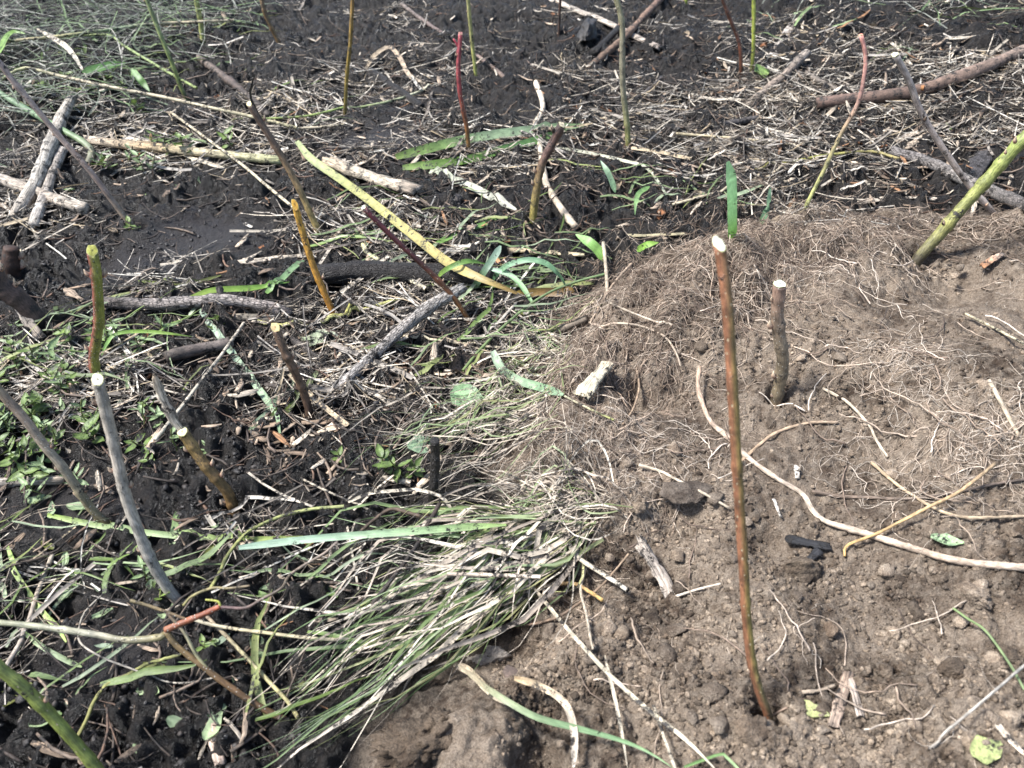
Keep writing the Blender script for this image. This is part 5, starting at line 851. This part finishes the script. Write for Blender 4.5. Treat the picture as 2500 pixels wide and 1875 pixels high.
# ------------------------------------------------------------------ roots on the bank
def curly(n, patches, Lr, wr, pal, hmax, step=14, turn=.42, label='', name='root_mat', cat='roots', loops=.5):
    nc = max(20, n//22); cc_, _ = patch_pts(nc, patches); dirs = rn(nc, 0, 6.283); w_c = R.random(nc)**1.5+.15; ci = R.choice(nc, n, p=w_c/w_c.sum()); c0 = cc_[ci]+np.concatenate([R.standard_normal((n, 2))*.03, np.zeros((n, 1))], 1); L = rn(n, *Lr)*(.5+R.random(n)); a0 = dirs[ci]+R.standard_normal(n)*.75; da = np.cumsum(R.standard_normal((n, step))*turn, 1)+(R.standard_normal(n)*.10)[:, None]*np.arange(step)[None]
    st_ = (L/step)[:, None]; x = c0[:, :1]+np.cumsum(np.cos(a0[:, None]+da)*st_, 1); y = c0[:, 1:2]+np.cumsum(np.sin(a0[:, None]+da)*st_, 1)
    hz = np.cumsum(R.standard_normal((n, step)), 1); hz = hz-hz.min(1, keepdims=True); hz = hz/np.maximum(hz.max(1, keepdims=True), 1e-6); z = samp(HF, x, y)+hz*(hmax*R.random(n)**1.6)[:, None]+.0005
    P = np.stack([x, y, z], -1); rad = (wr[0]+(wr[1]-wr[0])*R.random(n)**2.8)[:, None]*np.linspace(1, .45, step)[None]/2; V, Q, s_ = tubes(P, rad, None, 3)
    pal = np.array(pal); c = np.repeat(pal[R.choice(len(pal), n)]*(1+.15*R.standard_normal((n, 1))), step*3, 0)
    return link(name, mesh_np(name, V, Q, None, c.clip(.01, .8), s_), M_FINE, None, None, label, cat, None, 'stuff')
RP = [(.265, .2, .15), (.36, .285, .22), (.17, .125, .095), (.48, .4, .32), (.10, .072, .055)]; RPP = [(.5, .42, .34), (.42, .34, .27), (.56, .49, .41), (.32, .25, .19)]
curly(2000, [(1620, 740, 290, 150, 5), (1450, 850, 130, 120, 2), (1850, 590, 260, 60, 2.2), (1760, 720, 200, 140, 1.2), (2050, 560, 200, 60, 1), (2280, 555, 260, 40, 1.4), (1350, 980, 110, 100, .7)], (.05, .22), (.0008, .0026), RP, .03, label='thick mat of fine brown roots over the mound crest')
curly(620, [(2250, 1050, 300, 170, 4), (2350, 850, 220, 120, 2), (2400, 650, 200, 100, 1.2), (2130, 800, 200, 120, 1), (2100, 620, 230, 70, 1.2)], (.03, .17), (.0006, .0019), RPP, .016, label='net of thin pale roots on the dry soil', turn=.5)
curly(1000, [(1500, 1150, 260, 120, 2.4), (1420, 1030, 140, 90, 1.6), (1650, 1020, 200, 130, 1.3), (1450, 1450, 160, 140, 1), (1250, 1130, 100, 80, 1), (1700, 1500, 400, 200, .7), (2200, 1600, 350, 240, .4), (1250, 1750, 200, 120, .4)], (.03, .13), (.0005, .0016), RP+RPP, .012, label='sparse fine roots in the lower soil')
# thicker loose roots as things
n = 110; c0, pk = patch_pts(n, [(1650, 780, 300, 170, 3), (2250, 950, 330, 230, 3), (1550, 1120, 250, 150, 2), (1500, 1480, 200, 200, 1.2), (2100, 620, 300, 70, 1), (2100, 1600, 330, 240, .8)]); m = 12; L = rn(n, .05, .14); a0 = rn(n, 0, 6.28); da = np.cumsum(R.standard_normal((n, m))*.22, 1)
x = c0[:, :1]+np.cumsum(np.cos(a0[:, None]+da)*(L/m)[:, None], 1); y = c0[:, 1:2]+np.cumsum(np.sin(a0[:, None]+da)*(L/m)[:, None], 1); g = samp(HF, x, y); g = .5*g+.5*g.mean(1, keepdims=True)+rn(n, .004, .012)[:, None]
P = np.stack([x, y, g], -1); W = rn(n, .0016, .0032)[:, None]*np.linspace(1, .5, m)[None]; WORDS['r'] = ['brown', 'tan', 'dark', 'pale brown', 'dark brown', 'pale', 'light tan', 'whitish', 'reddish-brown']
emit('loose_root', 'loose root', 'root', 'thin loose roots on the bank', P, W, R.choice(9, n), np.array(RP+RPP), 'r', M_ROOT, 'tube', n, '', '', k=5, rj=.06)

# ------------------------------------------------------------------ clods and crumbs
def ico(sub, seed, rough=.2):
    bm = bmesh.new(); bmesh.ops.create_icosphere(bm, subdivisions=sub, radius=1.0); V = np.array([v_.co[:] for v_ in bm.verts]); F = np.array([[q.index for q in f.verts] for f in bm.faces]); bm.free(); rg = np.random.default_rng(seed)
    for _ in range(9):
        nn = nrm(rg.standard_normal(3)); c = .42+.42*rg.random(); V = V-np.maximum(V@nn-c, 0)[:, None]*nn*.9
    a, b_ = V[:, 0]*2.2+seed*3.1, V[:, 1]*2.2+V[:, 2]*1.7; V = V*(1+rough*fbm(a, b_, seed, 2)+rough*.6*rg.standard_normal(len(V))*.3)[:, None]*np.array([1, rn(1, .7, 1)[0], rn(1, .6, .85)[0]]); return V, F
SOILP = [(1900, 1600, 420, 260, 4), (1500, 1560, 260, 160, 3), (2250, 1350, 320, 200, 2.5), (1600, 1250, 300, 160, 2), (2200, 900, 330, 180, 2), (2300, 1750, 330, 180, 2.5), (1900, 900, 260, 150, 1), (1700, 1800, 500, 130, 2), (1450, 1150, 230, 110, 1), (2350, 620, 250, 80, 1), (1350, 1650, 150, 80, 1.6), (2700, 1200, 260, 700, 1.5)]
CT = [(1, 1, 1), (1.7, 1.68, 1.64), (.62, .6, .58), (1.3, 1.26, 1.2)]; CWd = ['brown', 'pale dry', 'dark', 'light brown']
pro = []
for i in range(12):
    V, F = ico(2, 200+i, .38); pro.append(mesh_np('soil_clod', V, None, F, np.tile(CT[i % 4], (len(V), 1)), V, smooth=False))
n = 290; c0, pk = patch_pts(n, SOILP); sz = .0035+.012*R.random(n)**2.4
for i in range(n):
    q = int(R.integers(12)); o = link('soil_clod', pro[q], M_CLOD, None, c0[i]+[0, 0, sz[i]*.35], f"{'large' if sz[i] > .006 else 'small'} {CWd[q % 4]} soil clod lying {near(c0[i])}", 'clod', 'loose soil clods on the bank'); o.scale = (sz[i],)*3; o.rotation_euler = (*rn(2, -.5, .5), rn(1, 0, 6.28)[0])
def crumbs(n, patches, smin, smax, pw, mat, name, label, cols, sub=1):
    c0, pk = patch_pts(n, patches); s = smin+(smax-smin)*R.random(n)**pw; Vs = [ico(sub, 300+i, .3) for i in range(8)]; V0 = np.stack([v_[0] for v_ in Vs]); F = Vs[0][1]; pick = R.integers(0, 8, n); a = R.random(n)*6.28; V = V0[pick]; ca, sa = np.cos(a)[:, None], np.sin(a)[:, None]
    V = np.stack([V[..., 0]*ca-V[..., 1]*sa, V[..., 0]*sa+V[..., 1]*ca, V[..., 2]], -1)*s[:, None, None]*rn(n*3, .55, 1.45).reshape(n, 1, 3); c0[:, 2] = samp(HF, c0[:, 0], c0[:, 1])+s*.1; V = V+c0[:, None]; nv = V.shape[1]
    T = F[None]+(np.arange(n)*nv)[:, None, None]; cl = np.array(cols)[R.integers(0, len(cols), n)]*(1+.12*R.standard_normal((n, 1)))
    return link(name, mesh_np(name, V, None, T, np.repeat(cl, nv, 0).clip(.1, 3), V.reshape(-1, 3), smooth=False), mat, None, None, label, 'crumbs', None, 'stuff')
crumbs(21000, SOILP+[(1700, 1100, 500, 450, 5), (1620, 720, 270, 140, 2.5), (2200, 600, 280, 60, 1.2)], .0012, .006, 2.6, M_CLOD, 'soil_crumbs', 'mass of small dry soil crumbs on the bank', CT)
crumbs(6000, [(1250, 200, 650, 260, 4), (800, 330, 250, 120, 2), (200, 620, 330, 110, 2), (400, 1550, 550, 350, 3), (850, 1000, 350, 250, 3), (600, 700, 500, 250, 2), (700, 1200, 300, 160, 2)], .0016, .0075, 2.6, M_MUDCLOD, 'mud_crumbs', 'mass of small black mud crumbs on the wet ground', [(1, 1, 1), (1.4, 1.35, 1.3), (.7, .7, .7)])

# ------------------------------------------------------------------ things that share a description are told apart by their order from the eye
from collections import defaultdict
same = defaultdict(list)
for o in C.objects:
    if o.parent is None and o.get('label') and o.get('group'): same[o['label']].append(o)
ORD = ['nearest', 'second nearest', 'third nearest', 'fourth nearest', 'fifth nearest', 'sixth nearest', 'seventh nearest', 'eighth nearest', 'ninth nearest', 'tenth nearest']
for lab, L_ in same.items():
    if len(L_) > 1:
        for i, o in enumerate(sorted(L_, key=lambda q: q.location.length_squared if False else (q.location-cam.location).length)): o['label'] = (ORD[i] if i < len(L_)-1 or i == 0 else 'farthest')+' '+lab if i < 10 else lab
        for o in L_:
            if len(o['label'].split()) > 16: o['label'] = o['label'].replace(' just', '')
